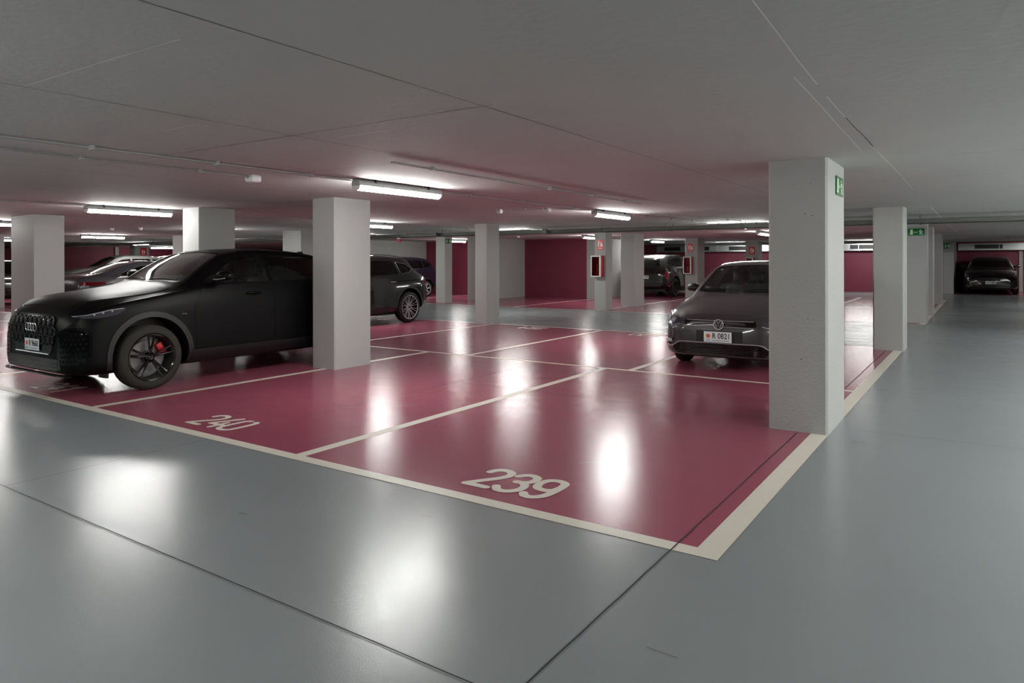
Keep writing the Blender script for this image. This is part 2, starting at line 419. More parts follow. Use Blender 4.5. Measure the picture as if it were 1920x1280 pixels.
# ------------------------------------------------------------------ pillars
def pillar(x0, x1, y0, y1, label, bev=.018, split=None):
    r = empty('concrete_pillar', ((x0+x1)/2, (y0+y1)/2, 0), 0, label, 'pillar', 'painted concrete pillars')
    hx, hy = (x1-x0)/2, (y1-y0)/2
    bm = bmesh.new()
    if split:
        box(bm, -hx, split-(x0+x1)/2-.008, -hy+.02, hy, 0, CEIL, 0); box(bm, split-(x0+x1)/2, hx, -hy, hy, 0, CEIL, 0)
        box(bm, split-(x0+x1)/2-.01, split-(x0+x1)/2+.002, -hy+.05, hy-.02, 0, CEIL, 0)
    else:
        fs = box(bm, -hx, hx, -hy, hy, 0, CEIL)
        es = [e for e in {e for f in fs for e in f.edges} if abs(e.verts[0].co.z-e.verts[1].co.z) > 1]
        bmesh.ops.bevel(bm, geom=es, offset=bev, segments=1, affect='EDGES')
    mesh_obj('shaft', bm, CONC, r)
    return r
P_H = pillar(-1.53, -1.06, 6.21, 7.04, 'big front pillar at right with a small green exit sign high on its side')
pits = bmesh.new()
for k in range(9):
    px, pz = random.uniform(-.2, .21), random.uniform(.15, 2.2); s = random.uniform(.002, .005)
    prism(pits, disc_poly(px, pz, s, s*random.uniform(.8, 1.8), 7), 'y', -.4152, -.4145)
for k in range(7):
    py, pz = random.uniform(-.38, .38), random.uniform(.15, 2.2); s = random.uniform(.002, .004)
    prism(pits, disc_poly(py, pz, s, s*1.3, 7), 'x', .2345, .2355)
o = mesh_obj('air_holes', pits, PIT, P_H)
o['kind'] = 'stuff'
pillar(-7.55, -7.10, 6.36, 7.02, 'wide pale pillar standing in front of the rear of the large black SUV')
pillar(-10.62, -10.15, 6.34, 6.98, 'pillar behind the large black SUV, its left face lit white by a lamp')
pillar(-15.1, -14.1, 5.62, 6.12, 'double pillar with a joint line behind the bonnet of the large black SUV', split=-14.55)
pillar(-9.69, -9.34, 12.86, 13.36, 'slim pillar in the middle of the picture at the far edge of the pink bays')
pillar(-1.48, -1.04, 12.62, 13.16, 'second pillar along the right aisle, behind the big front pillar')
pillar(-16.35, -15.55, 12.72, 13.2, 'double pillar seen over the roof of the large black SUV', split=-15.95)
pillar(-22.1, -21.5, 12.85, 13.4, 'narrow grey pillar just left of the lamp-lit pillar, far behind')
pillar(-25.7, -25.1, 8.5, 9.2, 'dark grey pillar at the very left edge')
pillar(-34.7, -34.2, 18.0, 18.7, 'distant grey pillar with a small red sign above the far parked roofs')
P_O = pillar(-15.72, -15.30, 18.62, 19.02, 'greenish pale pillar with a small green sign, beyond the black estate SUV')
P_G = pillar(-9.44, -9.06, 18.34, 18.76, 'pillar carrying the nearest red fire cabinet and red sign')
pillar(-9.46, -8.98, 20.15, 20.9, 'pillar just right of the nearest fire cabinet, without any sign')
P_P = pillar(-9.50, -9.00, 26.0, 26.8, 'pillar with the second red fire cabinet, left of the dark grey hatchback')
P_Q = pillar(-8.60, -8.05, 31.0, 31.6, 'far pillar with a red sign above the dark grey hatchback roof')
P_R3 = pillar(-1.49, -1.06, 18.47, 18.95, 'third pillar along the right aisle, with a wide green exit sign')
pillar(-1.50, -1.08, 21.1, 21.7, 'fourth pillar along the right aisle, mostly hidden by the third')
pillar(-1.55, -1.12, 26.7, 27.6, 'fifth and farthest free pillar along the right aisle')
# pilasters on far walls
for x, y in ((1.42, 39.42),):
    bm = bmesh.new(); box(bm, x-.07, x+.07, y, Y1, 0, 1.9); struct(mesh_obj('trim_1', bm, WALLG))
bm = bmesh.new(); box(bm, X0, X0+.12, 20.9, 21.1, 0, CEIL); struct(mesh_obj('trim_2', bm, WALLG))

# ------------------------------------------------------------------ signs and fire cabinets
def sign_base(name, w_, h_, m, loc, rz, label):
    r = empty(name, loc, rz, label, 'sign')
    bm = bmesh.new(); box(bm, -w_/2, w_/2, -.004, 0, -h_/2, h_/2); mesh_obj('panel', bm, m, r)
    return r
def glyph(r, polys, m, name='pictogram', y=-.0045):
    v = []; f = []
    for p in polys:
        b = len(v); v += [(x, y, z) for x, z in p]; f.append(tuple(range(b, b+len(p))))
    pydata(name, v, f, m, r)
def strokes_glyph(r, strokes, wd, m, name='pictogram', y=-.0048):
    v = []; f = []
    for s in strokes:
        rv, rf = ribbon([Vector(p) for p in s], wd, 4); b = len(v)
        v += [(q.x, y, q.y) for q in rv]; f += [tuple(k+b for k in q) for q in rf]
    pydata(name, v, f, m, r)
def exit_sign(loc, rz, w_, h_, label, man_right=True):
    r = sign_base('exit_sign', w_, h_, GRNS, loc, rz, label)
    s = 1 if man_right else -1
    glyph(r, [[(s*(-.36)*w_, -.36*h_), (s*(-.20)*w_, -.36*h_), (s*(-.20)*w_, .38*h_), (s*(-.36)*w_, .38*h_)], [(s*-.42*w_, -.36*h_), (s*-.36*w_, -.36*h_), (s*-.36*w_, -.28*h_), (s*-.42*w_, -.28*h_)]], GLOWP, 'door_pictogram')
    strokes_glyph(r, [[(s*-.13*w_, -.02*h_), (s*.1*w_, -.02*h_)], [(s*-.13*w_, -.02*h_), (s*-.08*w_, .06*h_)], [(s*-.13*w_, -.02*h_), (s*-.08*w_, -.1*h_)]], h_*.06, GLOWP, 'arrow')
    x = s*.27*w_; u = h_
    glyph(r, [disc_poly(x-s*.05*u, .30*u, .075*u, n=12)], GLOWP, 'head_pictogram')
    strokes_glyph(r, [[(x-s*.02*u, .18*u), (x+s*.03*u, -.05*u)], [(x-s*.02*u, .16*u), (x-s*.16*u, .06*u), (x-s*.2*u, .12*u)], [(x, .16*u), (x+s*.14*u, .1*u), (x+s*.2*u, .0*u)],
        [(x+s*.03*u, -.05*u), (x-s*.08*u, -.16*u), (x-s*.06*u, -.36*u)], [(x+s*.03*u, -.05*u), (x+s*.12*u, -.22*u), (x+s*.24*u, -.34*u)]], u*.11, GLOWP, 'runner_pictogram')
    return r
exit_sign((-1.275, 18.465, 2.08), 0, .33, .16, 'wide green exit sign on the third pillar of the right aisle')
exit_sign((-1.055, 6.75, 2.09), PI/2, .34, .165, 'small green exit sign high on the side of the big front pillar')
exit_sign((-15.295, 18.8, 2.115), PI/2, .32, .16, 'small green exit sign on the greenish pillar beyond the black estate SUV', False)
exit_sign((-1.28, 35.19, 2.04), 0, .22, .22, 'tiny square green sign at the far end of the right pillar row')
def fire_sign(loc, label, w_=.21, h_=.30, rz=0):
    r = sign_base('fire_sign', w_, h_, REDS, loc, rz, label)
    glyph(r, [[(-.07,-.06),(-.03,-.06),(-.03,.06),(-.035,.08),(-.065,.08),(-.07,.06)]], WHITES, 'extinguisher_pictogram')
    strokes_glyph(r, [[(-.05,.08),(-.05,.105),(-.02,.10),(-.005,.05)]], .012, WHITES, 'hose_pictogram')
    glyph(r, [[(.01,-.06),(.075,-.06),(.085,-.01),(.07,.05),(.06,.0),(.05,.11),(.03,.04),(.018,.07),(.005,-.01)]], WHITES, 'flame_pictogram')
    glyph(r, [rect(-.075, .075, -.115, -.105), rect(-.06, .06, -.098, -.09)], WHITES, 'lettering')
    return r
fire_sign((-9.25, 18.335, 1.90), 'red fire sign above the nearest cabinet')
fire_sign((-9.28, 25.995, 1.92), 'red fire sign above the second cabinet, left of the hatchback')
fire_sign((-8.32, 30.995, 1.86), 'red fire sign on the far pillar above the hatchback roof', .26, .34)
fire_sign((-34.19, 18.4, 1.9), 'tiny red fire sign above the distant car roofs at left', .32, .4, PI/2)
def cabinet(x, y, z0, z1, label, lab2):
    w_, dp = .32, .20
    r = empty('fire_cabinet', (x, y, z0), 0, label, 'fire cabinet', 'wall mounted fire cabinets'); h_ = z1-z0
    bm = bmesh.new()
    box(bm, -w_/2, w_/2, -.012, 0, 0, h_); box(bm, -w_/2, -w_/2+.01, -dp, 0, 0, h_); box(bm, w_/2-.01, w_/2, -dp, 0, 0, h_)
    box(bm, -w_/2, w_/2, -dp, 0, 0, .01); box(bm, -w_/2, w_/2, -dp, 0, h_-.01, h_)
    mesh_obj('box_body', bm, REDP, r)
    bm = bmesh.new(); f = .03
    box(bm, -w_/2, -w_/2+f, -dp-.012, -dp, 0, h_); box(bm, w_/2-f-.02, w_/2, -dp-.012, -dp, 0, h_)
    box(bm, -w_/2+f, w_/2-f-.02, -dp-.012, -dp, 0, f); box(bm, -w_/2+f, w_/2-f-.02, -dp-.012, -dp, h_-f, h_)
    d = mesh_obj('door', bm, WHITEP, r)
    bm = bmesh.new(); box(bm, -w_/2+f, w_/2-f-.02, -dp-.006, -dp-.002, f, h_-f); mesh_obj('door_glass', bm, GLASSC, d)
    bm = bmesh.new(); prism(bm, disc_poly(w_/2-.025, h_*.5, .008, n=10), 'y', -dp-.018, -dp-.01); mesh_obj('lock', bm, DKMET, d)
    e = empty('fire_extinguisher', (x+.02, y-.09, z0+.012), 0, lab2, 'extinguisher')
    bm = bmesh.new(); prof = [(0, 0), (.0, .055), (.02, .06), (.30, .06), (.34, .045), (.36, .02), (.38, .018), (.38, 0)]
    lathe_x(bm, prof, 16); bm.transform(Matrix.Rotation(-PI/2, 4, 'Y')); mesh_obj('cylinder', bm, REDP, e, True)
    bm = bmesh.new(); box(bm, -.012, .012, -.05, .02, .38, .41); mesh_obj('valve_handle', bm, BLK, e)
    bm = bmesh.new(); tube(bm, [(0, -.02, .39), (.05, -.05, .36), (.062, -.05, .2), (.06, -.05, .08)], .009); mesh_obj('hose', bm, BLK, e, True)
cabinet(-9.29, 18.34, .97, 1.58, 'nearest red fire cabinet with white framed glass door', 'fire extinguisher inside the nearest cabinet')
cabinet(-9.34, 26.0, .93, 1.58, 'second red fire cabinet, on the pillar left of the hatchback', 'fire extinguisher inside the second cabinet')
cabinet(-8.38, 31.0, .93, 1.56, 'third fire cabinet just above the hatchback roof', 'fire extinguisher inside the third cabinet')

# ------------------------------------------------------------------ conduits, boxes, detectors
def conduit(x0, y0, x1, y1, label, r=.0065, twin=True, m=GREYP, z=CEIL-.018):
    e = empty('ceiling_conduit', ((x0+x1)/2, (y0+y1)/2, z), 0, label, 'conduit')
    hx, hy = (x1-x0)/2, (y1-y0)/2; n = Vector((-(y1-y0), x1-x0)).normalized()
    for s in ((-1, 1) if twin else (0,)):
        bm = bmesh.new(); tube(bm, [(-hx+n.x*.014*s, -hy+n.y*.014*s, 0), (hx+n.x*.014*s, hy+n.y*.014*s, 0)], r, 8)
        mesh_obj('pipe', bm, m, e, True)
    Ln = math.hypot(hx*2, hy*2); k = max(1, int(Ln/1.0))
    for i in range(k):
        t = (i+.5)/k*2-1; bm = bmesh.new()
        box(bm, -.022, .022, -.012, .012, -.013, .018)
        o = mesh_obj('pipe_clip', bm, m, e); o.location = (hx*t, hy*t, 0); o.rotation_euler.z = math.atan2(hy, hx)+PI/2
    return e
conduit(-5.42, -6, -5.38, 5.03, 'twin grey conduit running to the nearest tube light')
conduit(-5.89, -6, -5.97, 4.25, 'twin grey conduit ending in the junction box, left of the other')
conduit(-4.10, 4.3, -4.14, 9.5, 'twin conduit on the ceiling above the nearest tube light')
conduit(-5.38, 6.38, -5.3, 10.28, 'thin conduit between the first and second tube lights', twin=False)
conduit(-5.75, 9.55, -6.55, 9.45, 'short thin conduit linking two ceiling boxes', twin=False, r=.006)
conduit(-5.72, 9.6, -5.32, 10.28, 'white conduit from the box to the lamp ahead of the hatchback', r=.011, twin=False, m=WHITEP)
conduit(-5.2, 11.62, -5.0, 14.8, 'thin conduit from that lamp to the cable tray', twin=False)
conduit(-4.9, 11.62, -4.2, 14.8, 'second thin conduit running slanting to the cable tray', twin=False)
conduit(-11.0, -6, -11.0, 5.04, 'twin conduit reaching the lamp beside the lit pillar')
conduit(-11.0, 6.4, -11.0, 10.15, 'conduit between the lamps behind the pillars', twin=False)
conduit(-11.0, 11.55, -11.0, 14.8, 'conduit from the lamp right of the pale pillar to the tray', twin=False)
def jbox(x, y, s, label, m=WHITEP):
    e = empty('ceiling_junction_box', (x, y, CEIL), 0, label, 'junction box')
    bm = bmesh.new(); box(bm, -s, s, -s, s, -.06, 0, .006); mesh_obj('box_body', bm, m, e)
    bm = bmesh.new(); box(bm, -s+.01, s-.01, -s+.01, s-.01, -.066, -.06); mesh_obj('lid', bm, m, e)
    for d in (-1, 1):
        bm = bmesh.new(); tube(bm, [(0, d*s, -.02), (0, d*(s+.02), -.02)], .014); mesh_obj('gland', bm, GREYP, e)
jbox(-5.97, 4.3, .055, 'white junction box at the end of the left conduit')
jbox(-5.76, 9.56, .05, 'white junction box left of the lamp ahead of the hatchback')
jbox(-6.6, 9.44, .04, 'small white box at the free end of the short conduit')
jbox(-14.9, 4.95, .07, 'white box on the ceiling at the left edge')
def detector(x, y, label, m=WHITEP):
    e = empty('smoke_detector', (x, y, CEIL), 0, label, 'detector')
    bm = bmesh.new(); lathe_x(bm, [(0, 0), (0, .055), (.02, .055), (.02, .0)], 16); bm.transform(Matrix.Rotation(PI/2, 4, 'Y')); mesh_obj('base', bm, m, e)
    bm = bmesh.new(); lathe_x(bm, [(.02, .045), (.045, .042), (.06, .025), (.062, 0)], 16); bm.transform(Matrix.Rotation(PI/2, 4, 'Y')); mesh_obj('sensor_head', bm, m, e, True)
detector(-13.2, 20.0, 'round white detector in front of the bare red wall')
detector(-18.4, 9.1, 'round white detector left of the lamp-lit pillar')
detector(-17.6, 9.4, 'second round white detector nearer the lamp-lit pillar')
e = empty('alarm_sounder', (-17.4, 18.6, CEIL), 0, 'small red alarm under the ceiling right of the pale pillar', 'alarm')
bm = bmesh.new(); box(bm, -.07, .07, -.05, .05, -.05, 0, .005); mesh_obj('base', bm, WHITEP, e)
bm = bmesh.new(); lathe_x(bm, [(.05, 0), (.05, .07), (.17, .075), (.18, .05), (.18, 0)], 16); bm.transform(Matrix.Rotation(PI/2, 4, 'Y')); mesh_obj('sounder_horn', bm, REDP, e, True)

# ------------------------------------------------------------------ cable trays and ducts
def tray(xa, xb, y, zb, label, cm):
    r = empty('cable_tray', ((xa+xb)/2, y, zb), 0, label, 'cable tray'); h = (xb-xa)/2
    for s in (-.15, .15):
        bm = bmesh.new()
        for z in (0, .078): tube(bm, [(-h, s, z), (h, s, z)], .006, 5)
        box(bm, -h, h, s-.0015, s+.0015, .006, .072)
        mesh_obj('side_rail', bm, DGREY, r)
    bm = bmesh.new(); n = int((xb-xa)/.2)
    for i in range(n):
        x = -h+(i+.5)*(xb-xa)/n; box(bm, x-.003, x+.003, -.15, .15, -.003, .003); 
        for s in (-.15, .15): box(bm, x-.003, x+.003, s-.003, s+.003, 0, .07)
    o = mesh_obj('wire_rungs', bm, DGREY, r); o['kind'] = 'stuff'
    for k in range(6):
        yy = -.12+.048*k; bm = bmesh.new(); m_ = 60; pts = []
        for i in range(m_+1): pts.append((-h+2*h*i/m_, yy+random.uniform(-.01, .01), .016+random.uniform(0, .03)))
        tube(bm, pts, random.uniform(.008, .014), 6); mesh_obj('cable', bm, cm if k % 3 else GREYP, r, True)
    n = int((xb-xa)/1.6)
    for i in range(n):
        x = -h+(i+.5)*(xb-xa)/n; bm = bmesh.new()
        for s in (-.17, .17): box(bm, x-.004, x+.004, s-.004, s+.004, -.01, CEIL-zb)
        box(bm, x-.015, x+.015, -.18, .18, -.02, -.008); mesh_obj('hanger', bm, OLIVE if i % 2 else DGREY, r)
tray(-41, 8, 15.15, 2.125, 'long wire cable tray with olive cables crossing under the ceiling', OLIVE)
tray(-13, 8, 31.9, 2.14, 'distant cable tray with bright green cables before the far wall', GREENC)
for x, l in ((-1.68, 'brown box hanging at the cable tray left of the second aisle pillar'), (-9.05, 'grey box on the cable tray over the first fire cabinet'), (-12.6, 'grey box on the cable tray over the black estate SUV')):
    e = empty('ceiling_junction_box', (x, 14.93, 2.12), 0, l, 'junction box')
    bm = bmesh.new(); box(bm, -.065, .065, -.05, .02, 0, .11, .004); mesh_obj('box_body', bm, OLIVE if x > -2 else DGREY, e)
    bm = bmesh.new(); box(bm, -.055, .055, -.056, -.05, .01, .10); mesh_obj('lid', bm, OLIVE if x > -2 else DGREY, e)
def duct(xa, xb, y0, y1, zb, zt, grilles, label):
    r = empty('ventilation_duct', ((xa+xb)/2, (y0+y1)/2, zb), 0, label, 'duct'); cx = (xa+xb)/2; hy = (y1-y0)/2
    n = max(2, round((xb-xa)/1.6))
    for i in range(n):
        a = xa+(xb-xa)*i/n-cx; b = xa+(xb-xa)*(i+1)/n-cx; bm = bmesh.new()
        box(bm, a+.012, b-.012, -hy, hy, 0, zt-zb); box(bm, a, a+.012, -hy-.02, hy, -.015, zt-zb+.01); box(bm, b-.012, b, -hy-.02, hy, -.015, zt-zb+.01)
        mesh_obj('duct_section', bm, STEEL, r)
    for i in range(n+1):
        x = xa+(xb-xa)*i/n-cx; x = max(-(xb-xa)/2+.02, min((xb-xa)/2-.02, x)); bm = bmesh.new()
        for yy in (-hy-.01, hy-.01): box(bm, x-.006, x+.006, yy, yy+.012, zt-zb-.02, CEIL-zb)
        mesh_obj('hanger_rod', bm, DGREY, r)
    for g0, g1 in grilles:
        bm = bmesh.new(); h = zt-zb; a, b = g0-cx, g1-cx
        box(bm, a, b, -hy-.012, -hy, .05, .065); box(bm, a, b, -hy-.012, -hy, h-.055, h-.04); box(bm, a, a+.015, -hy-.012, -hy, .05, h-.04); box(bm, b-.015, b, -hy-.012, -hy, .05, h-.04)
        fr = mesh_obj('grille', bm, STEEL, r)
        bm = bmesh.new(); box(bm, a+.015, b-.015, -hy-.004, -hy-.001, .065, h-.055)
        for k in range(7):
            z = .07+(h-.14)*k/7; box(bm, a+.015, b-.015, -hy-.010, -hy-.003, z, z+.006)
        mesh_obj('grille_slats', bm, BLK, fr)
duct(-14.2, -1.45, 34.7, 35.1, 1.87, 2.18, [(-13.8,-12.9),(-12.1,-11.4),(-10.45,-9.2),(-8.2,-7.0),(-5.0,-3.9)], 'galvanised air duct along the top of the middle far wall')
duct(-.98, 8.5, 38.9, 39.3, 1.89, 2.20, [(-.35,.75),(3,4)], 'bright galvanised air duct above the black car at the aisle end')

# ------------------------------------------------------------------ vehicles
def pchip(xs, ys, x):
    n = len(xs)
    if x <= xs[0]: return ys[0]
    if x >= xs[-1]: return ys[-1]
    h = [xs[i+1]-xs[i] for i in range(n-1)]; d = [(ys[i+1]-ys[i])/h[i] for i in range(n-1)]
    def slope(i):
        if i == 0: return d[0]
        if i == n-1: return d[-1]
        if d[i-1]*d[i] <= 0: return 0
        w1 = 2*h[i]+h[i-1]; w2 = h[i]+2*h[i-1]
        return (w1+w2)/(w1/d[i-1]+w2/d[i])
    i = max(k for k in range(n-1) if xs[k] <= x)
    t = (x-xs[i])/h[i]
    return ((2*t**3-3*t*t+1)*ys[i]+(t**3-2*t*t+t)*h[i]*slope(i)+(-2*t**3+3*t*t)*ys[i+1]+(t**3-t*t)*h[i]*slope(i+1))
def table(spec):
    """spec: dict field -> [(y, value)...]"""
    return {k: ([p[0] for p in v], [p[1] for p in v]) for k, v in spec.items()}
def section(T, y, inset=0.0, floor_z=None):
    g = lambda k: pchip(*T[k], y)
    zb, hw, zs, ws, zt, wt, cr = g('zb'), g('hw'), g('zs'), g('ws'), g('zt'), g('wt'), g('cr')
    hw -= inset*1.6; ws -= inset*1.6; zt -= inset; wt -= inset*1.3
    if floor_z is not None: zb = floor_z
    zs = min(zs, zt-cr-.004) if inset == 0 else min(zs, zt-cr-.01)
    zm = zb+(zs-zb)*.55
    P = [(0, zb), (hw*.55, zb), (hw*.90, zb+.005), (hw*.985, zb+.10*(zs-zb)), (hw, zb+.28*(zs-zb)), (hw*.992, zm), (hw*.975, zb+(zs-zb)*.82), (ws, zs)]
    ze = zt-cr; k = (ze-zs)
    for t, b in ((.2, .012), (.5, .03), (.8, .022)):
        P.append((ws+(wt-ws)*t+b*min(1, k*2.2), zs+k*t))
    P += [(wt, ze), (wt*.82, zt-cr*.52), (wt*.5, zt-cr*.16), (0, zt)]
    out = []
    for i in range(len(P)-1):
        a = Vector(P[max(0, i-1)]); b = Vector(P[i]); c = Vector(P[i+1]); d = Vector(P[min(len(P)-1, i+2)])
        if i == 0: a = Vector((-P[1][0], P[1][1]))
        if i == len(P)-2: d = Vector((-P[-2][0], P[-2][1]))
        sub = 3 if i > 1 else 1
        for s in range(sub):
            t = s/sub
            m1 = (c-a)*.5*min(1, (c-b).length/max(1e-6, (c-a).length)*2); m2 = (d-b)*.5*min(1, (c-b).length/max(1e-6, (d-b).length)*2)
            out.append((2*t**3-3*t*t+1)*b+(t**3-2*t*t+t)*m1+(-2*t**3+3*t*t)*c+(t**3-t*t)*m2)
    out.append(Vector(P[-1]))
    return out
def loft(T, ys, inset=0.0, floor_z=None):
    bm = bmesh.new(); rings = []
    for y in ys:
        s = section(T, y, inset, floor_z)
        full = [(p.x, y, p.y) for p in s]+[(-p.x, y, p.y) for p in s[-2:0:-1]]
        rings.append([bm.verts.new(v) for v in full])
    n = len(rings[0])
    for a, b in zip(rings, rings[1:]):
        for k in range(n): bm.faces.new((a[k], b[k], b[(k+1) % n], a[(k+1) % n]))
    bm.faces.new(rings[0]); bm.faces.new(rings[-1][::-1])
    bmesh.ops.recalc_face_normals(bm, faces=bm.faces[:])
    return bm
def ystations(L, step=.07):
    ys = [0, .012, .03, .055, .085, .12, .17, .23]; y = .29
    while y < L-.25: ys.append(y); y += step
    return ys+[L-.23, L-.17, L-.12, L-.08, L-.045, L-.02, L]
def fillet(poly, r, n=4):
    out = []; N = len(poly)
    for i in range(N):
        a, b, c = Vector(poly[i-1]), Vector(poly[i]), Vector(poly[(i+1) % N])
        u, v = a-b, c-b; rr = min(r, u.length*.45, v.length*.45)
        p, q = b+u.normalized()*rr, b+v.normalized()*rr
        for k in range(n+1):
            t = k/n; out.append((1-t)**2*p+2*t*(1-t)*b+t*t*q)
    return out
class Body:
    def __init__(s, name, T, L, root):
        s.T = table(T); s.L = L; s.root = root
        s.bm = loft(s.T, ystations(L)); s.bvh = BVHTree.FromBMesh(s.bm)
    def shell(s, name, paint, wells, cavity=None, cuts=()):
        def tmp(bm, m):
            me = bpy.data.meshes.new('tmp'); bm.to_mesh(me); me.materials.append(m); o = bpy.data.objects.new('tmp', me); COL.objects.link(o); return o
        base = tmp(s.bm, paint); cut = []
        for (y, z, r, hw, depth) in wells:
            for sg in (-1, 1):
                b = bmesh.new(); lathe_x(b, [(sg*(hw-depth), 0), (sg*(hw-depth), r), (sg*(hw+.2), r), (sg*(hw+.2), 0)], 36)
                bmesh.ops.translate(b, verts=b.verts[:], vec=(0, y, z)); bmesh.ops.recalc_face_normals(b, faces=b.faces[:]); cut.append(tmp(b, BLK))
        if cavity:
            y0, y1, fz = cavity; n = 26
            cut.append(tmp(loft(s.T, [y0+(y1-y0)*i/n for i in range(n+1)], .045, fz), CABIN))
        for poly, ax, a, b_ in cuts:
            b = bmesh.new(); prism(b, [tuple(p) for p in poly], ax, a, b_); cut.append(tmp(b, CABIN))
        for c in cut:
            md = base.modifiers.new('b', 'BOOLEAN'); md.operation = 'DIFFERENCE'; md.object = c; md.solver = 'EXACT'; md.material_mode = 'TRANSFER'
        dg = bpy.context.evaluated_depsgraph_get(); dg.update()
        me = bpy.data.meshes.new_from_object(base.evaluated_get(dg)); me.name = name
        bpy.data.objects.remove(base)
        for c in cut: bpy.data.objects.remove(c)
        for p in me.polygons: p.use_smooth = True
        me.set_sharp_from_angle(angle=math.radians(38))
        return s.add(bpy.data.objects.new(name, me))
    def add(s, o, parent=None):
        if o.name not in COL.objects: COL.objects.link(o)
        o.parent = parent or s.root
        if not parent: o.location.y -= s.L/2
        return o
    def cast(s, O, D):
        h = s.bvh.ray_cast(O, D)
        if h[0] is None:
            for back in (.03, .07, .12):                      # slide inwards until the surface is met
                h = s.bvh.ray_cast(O+Vector((-O.x*back, (s.L/2-O.y)*back*.3, (.7-O.z)*back)), D)
                if h[0] is not None: break
        if h[0] is None:
            h = s.bvh.find_nearest(O+D*3.5)
        return h[0], h[1]
    def frame(s, ax, side=1):
        """returns function (u,v)->(origin, direction)"""
        if ax == 'side': return lambda u, v: (Vector((side*3, u, v)), Vector((-side, 0, 0)))
        if ax == 'front': return lambda u, v: (Vector((u, -3, v)), Vector((0, 1, 0)))
        if ax == 'rear': return lambda u, v: (Vector((u, s.L+3, v)), Vector((0, -1, 0)))
        if ax == 'top': return lambda u, v: (Vector((u, v, 4)), Vector((0, 0, -1)))
        # oblique: angle in degrees from the front (or rear if > 90); u measured from the nose centre
        a = math.radians(ax); d = Vector((-math.sin(a)*side, math.cos(a), 0)); r = Vector((math.cos(a)*side, math.sin(a), 0))*(1 if ax < 90 else -1)
        c = Vector((0, 0, 0)) if ax < 90 else Vector((0, s.L, 0))
        return lambda u, v: (c-d*4+r*u+Vector((0, 0, v)), d)
    def patch(s, name, poly, ax, m, off=.004, th=.012, res=.06, side=1, parent=None, mirror=False, smooth=True, label=None):
        fr = s.frame(ax, side); P = [Vector(p) for p in poly]; B = []
        for i in range(len(P)):
            a, b = P[i], P[(i+1) % len(P)]; k = max(1, int((b-a).length/res))
            for j in range(k):
                q = a+(b-a)*j/k
                if not B or (q-B[-1]).length > 1e-4: B.append(q)
        if (B[0]-B[-1]).length < 1e-4: B.pop()
        xs = [p.x for p in B]; zs = [p.y for p in B]; pts = list(B); n = len(B)
        x = min(xs)+res*.5
        while x < max(xs):
            z = min(zs)+res*.5
            while z < max(zs):
                if inside(x, z, B, res*.35): pts.append(Vector((x, z)))
                z += res
            x += res
        r = delaunay_2d_cdt(pts, [], [list(range(n))], 1, 1e-5)
        vs, fs = r[0], r[2]; bm = bmesh.new(); top = []; bot = []
        for p in vs:
            O, D = fr(p.x, p.y); h, nn = s.cast(O, D)
            if nn.dot(D) > 0: nn = -nn
            top.append(bm.verts.new(h+nn*off)); bot.append(h+nn*(off-th))
        for f in fs:
            try: bm.faces.new([top[i] for i in f])
            except ValueError: pass
        for e in [e for e in bm.edges if e.is_boundary]:
            a, b = e.verts; ia, ib = top.index(a), top.index(b)
            va = bm.verts.new(bot[ia]); vb = bm.verts.new(bot[ib])
            try: bm.faces.new((a, b, vb, va))
            except ValueError: pass
        bmesh.ops.remove_doubles(bm, verts=bm.verts[:], dist=1e-5)
        bmesh.ops.recalc_face_normals(bm, faces=bm.faces[:])
        o = mesh_obj(name, bm, m, None, smooth, 40); s.add(o, parent)
        if parent: o.location = (0, 0, 0)
        if label: o['label'] = label
        if mirror:
            return o, s.patch(name, poly, ax, m, off, th, res, -side, parent, False, smooth, label) if not isinstance(ax, str) or ax == 'side' else s.patch(name, [(-p[0], p[1]) for p in poly][::-1], ax, m, off, th, res, side, parent, False, smooth, label)
        return o
    def point(s, u, v, ax, side=1, off=0):
        O, D = s.frame(ax, side)(u, v); h, n = s.cast(O, D)
        if n.dot(D) > 0: n = -n
        return h+n*off, n
def inside(x, z, B, marg):
    c = False; n = len(B); md = 1e9
    for i in range(n):
        a, b = B[i], B[(i+1) % n]
        if (a.y > z) != (b.y > z) and x < (b.x-a.x)*(z-a.y)/(b.y-a.y)+a.x: c = not c
        ab = b-a; t = max(0, min(1, ((x-a.x)*ab.x+(z-a.y)*ab.y)/max(1e-9, ab.length_squared)))
        md = min(md, math.hypot(x-a.x-ab.x*t, z-a.y-ab.y*t))
    return c and md > marg
WHEELS = {}
BLKM = mat('barrel_dark', (.12, .12, .12), .5)
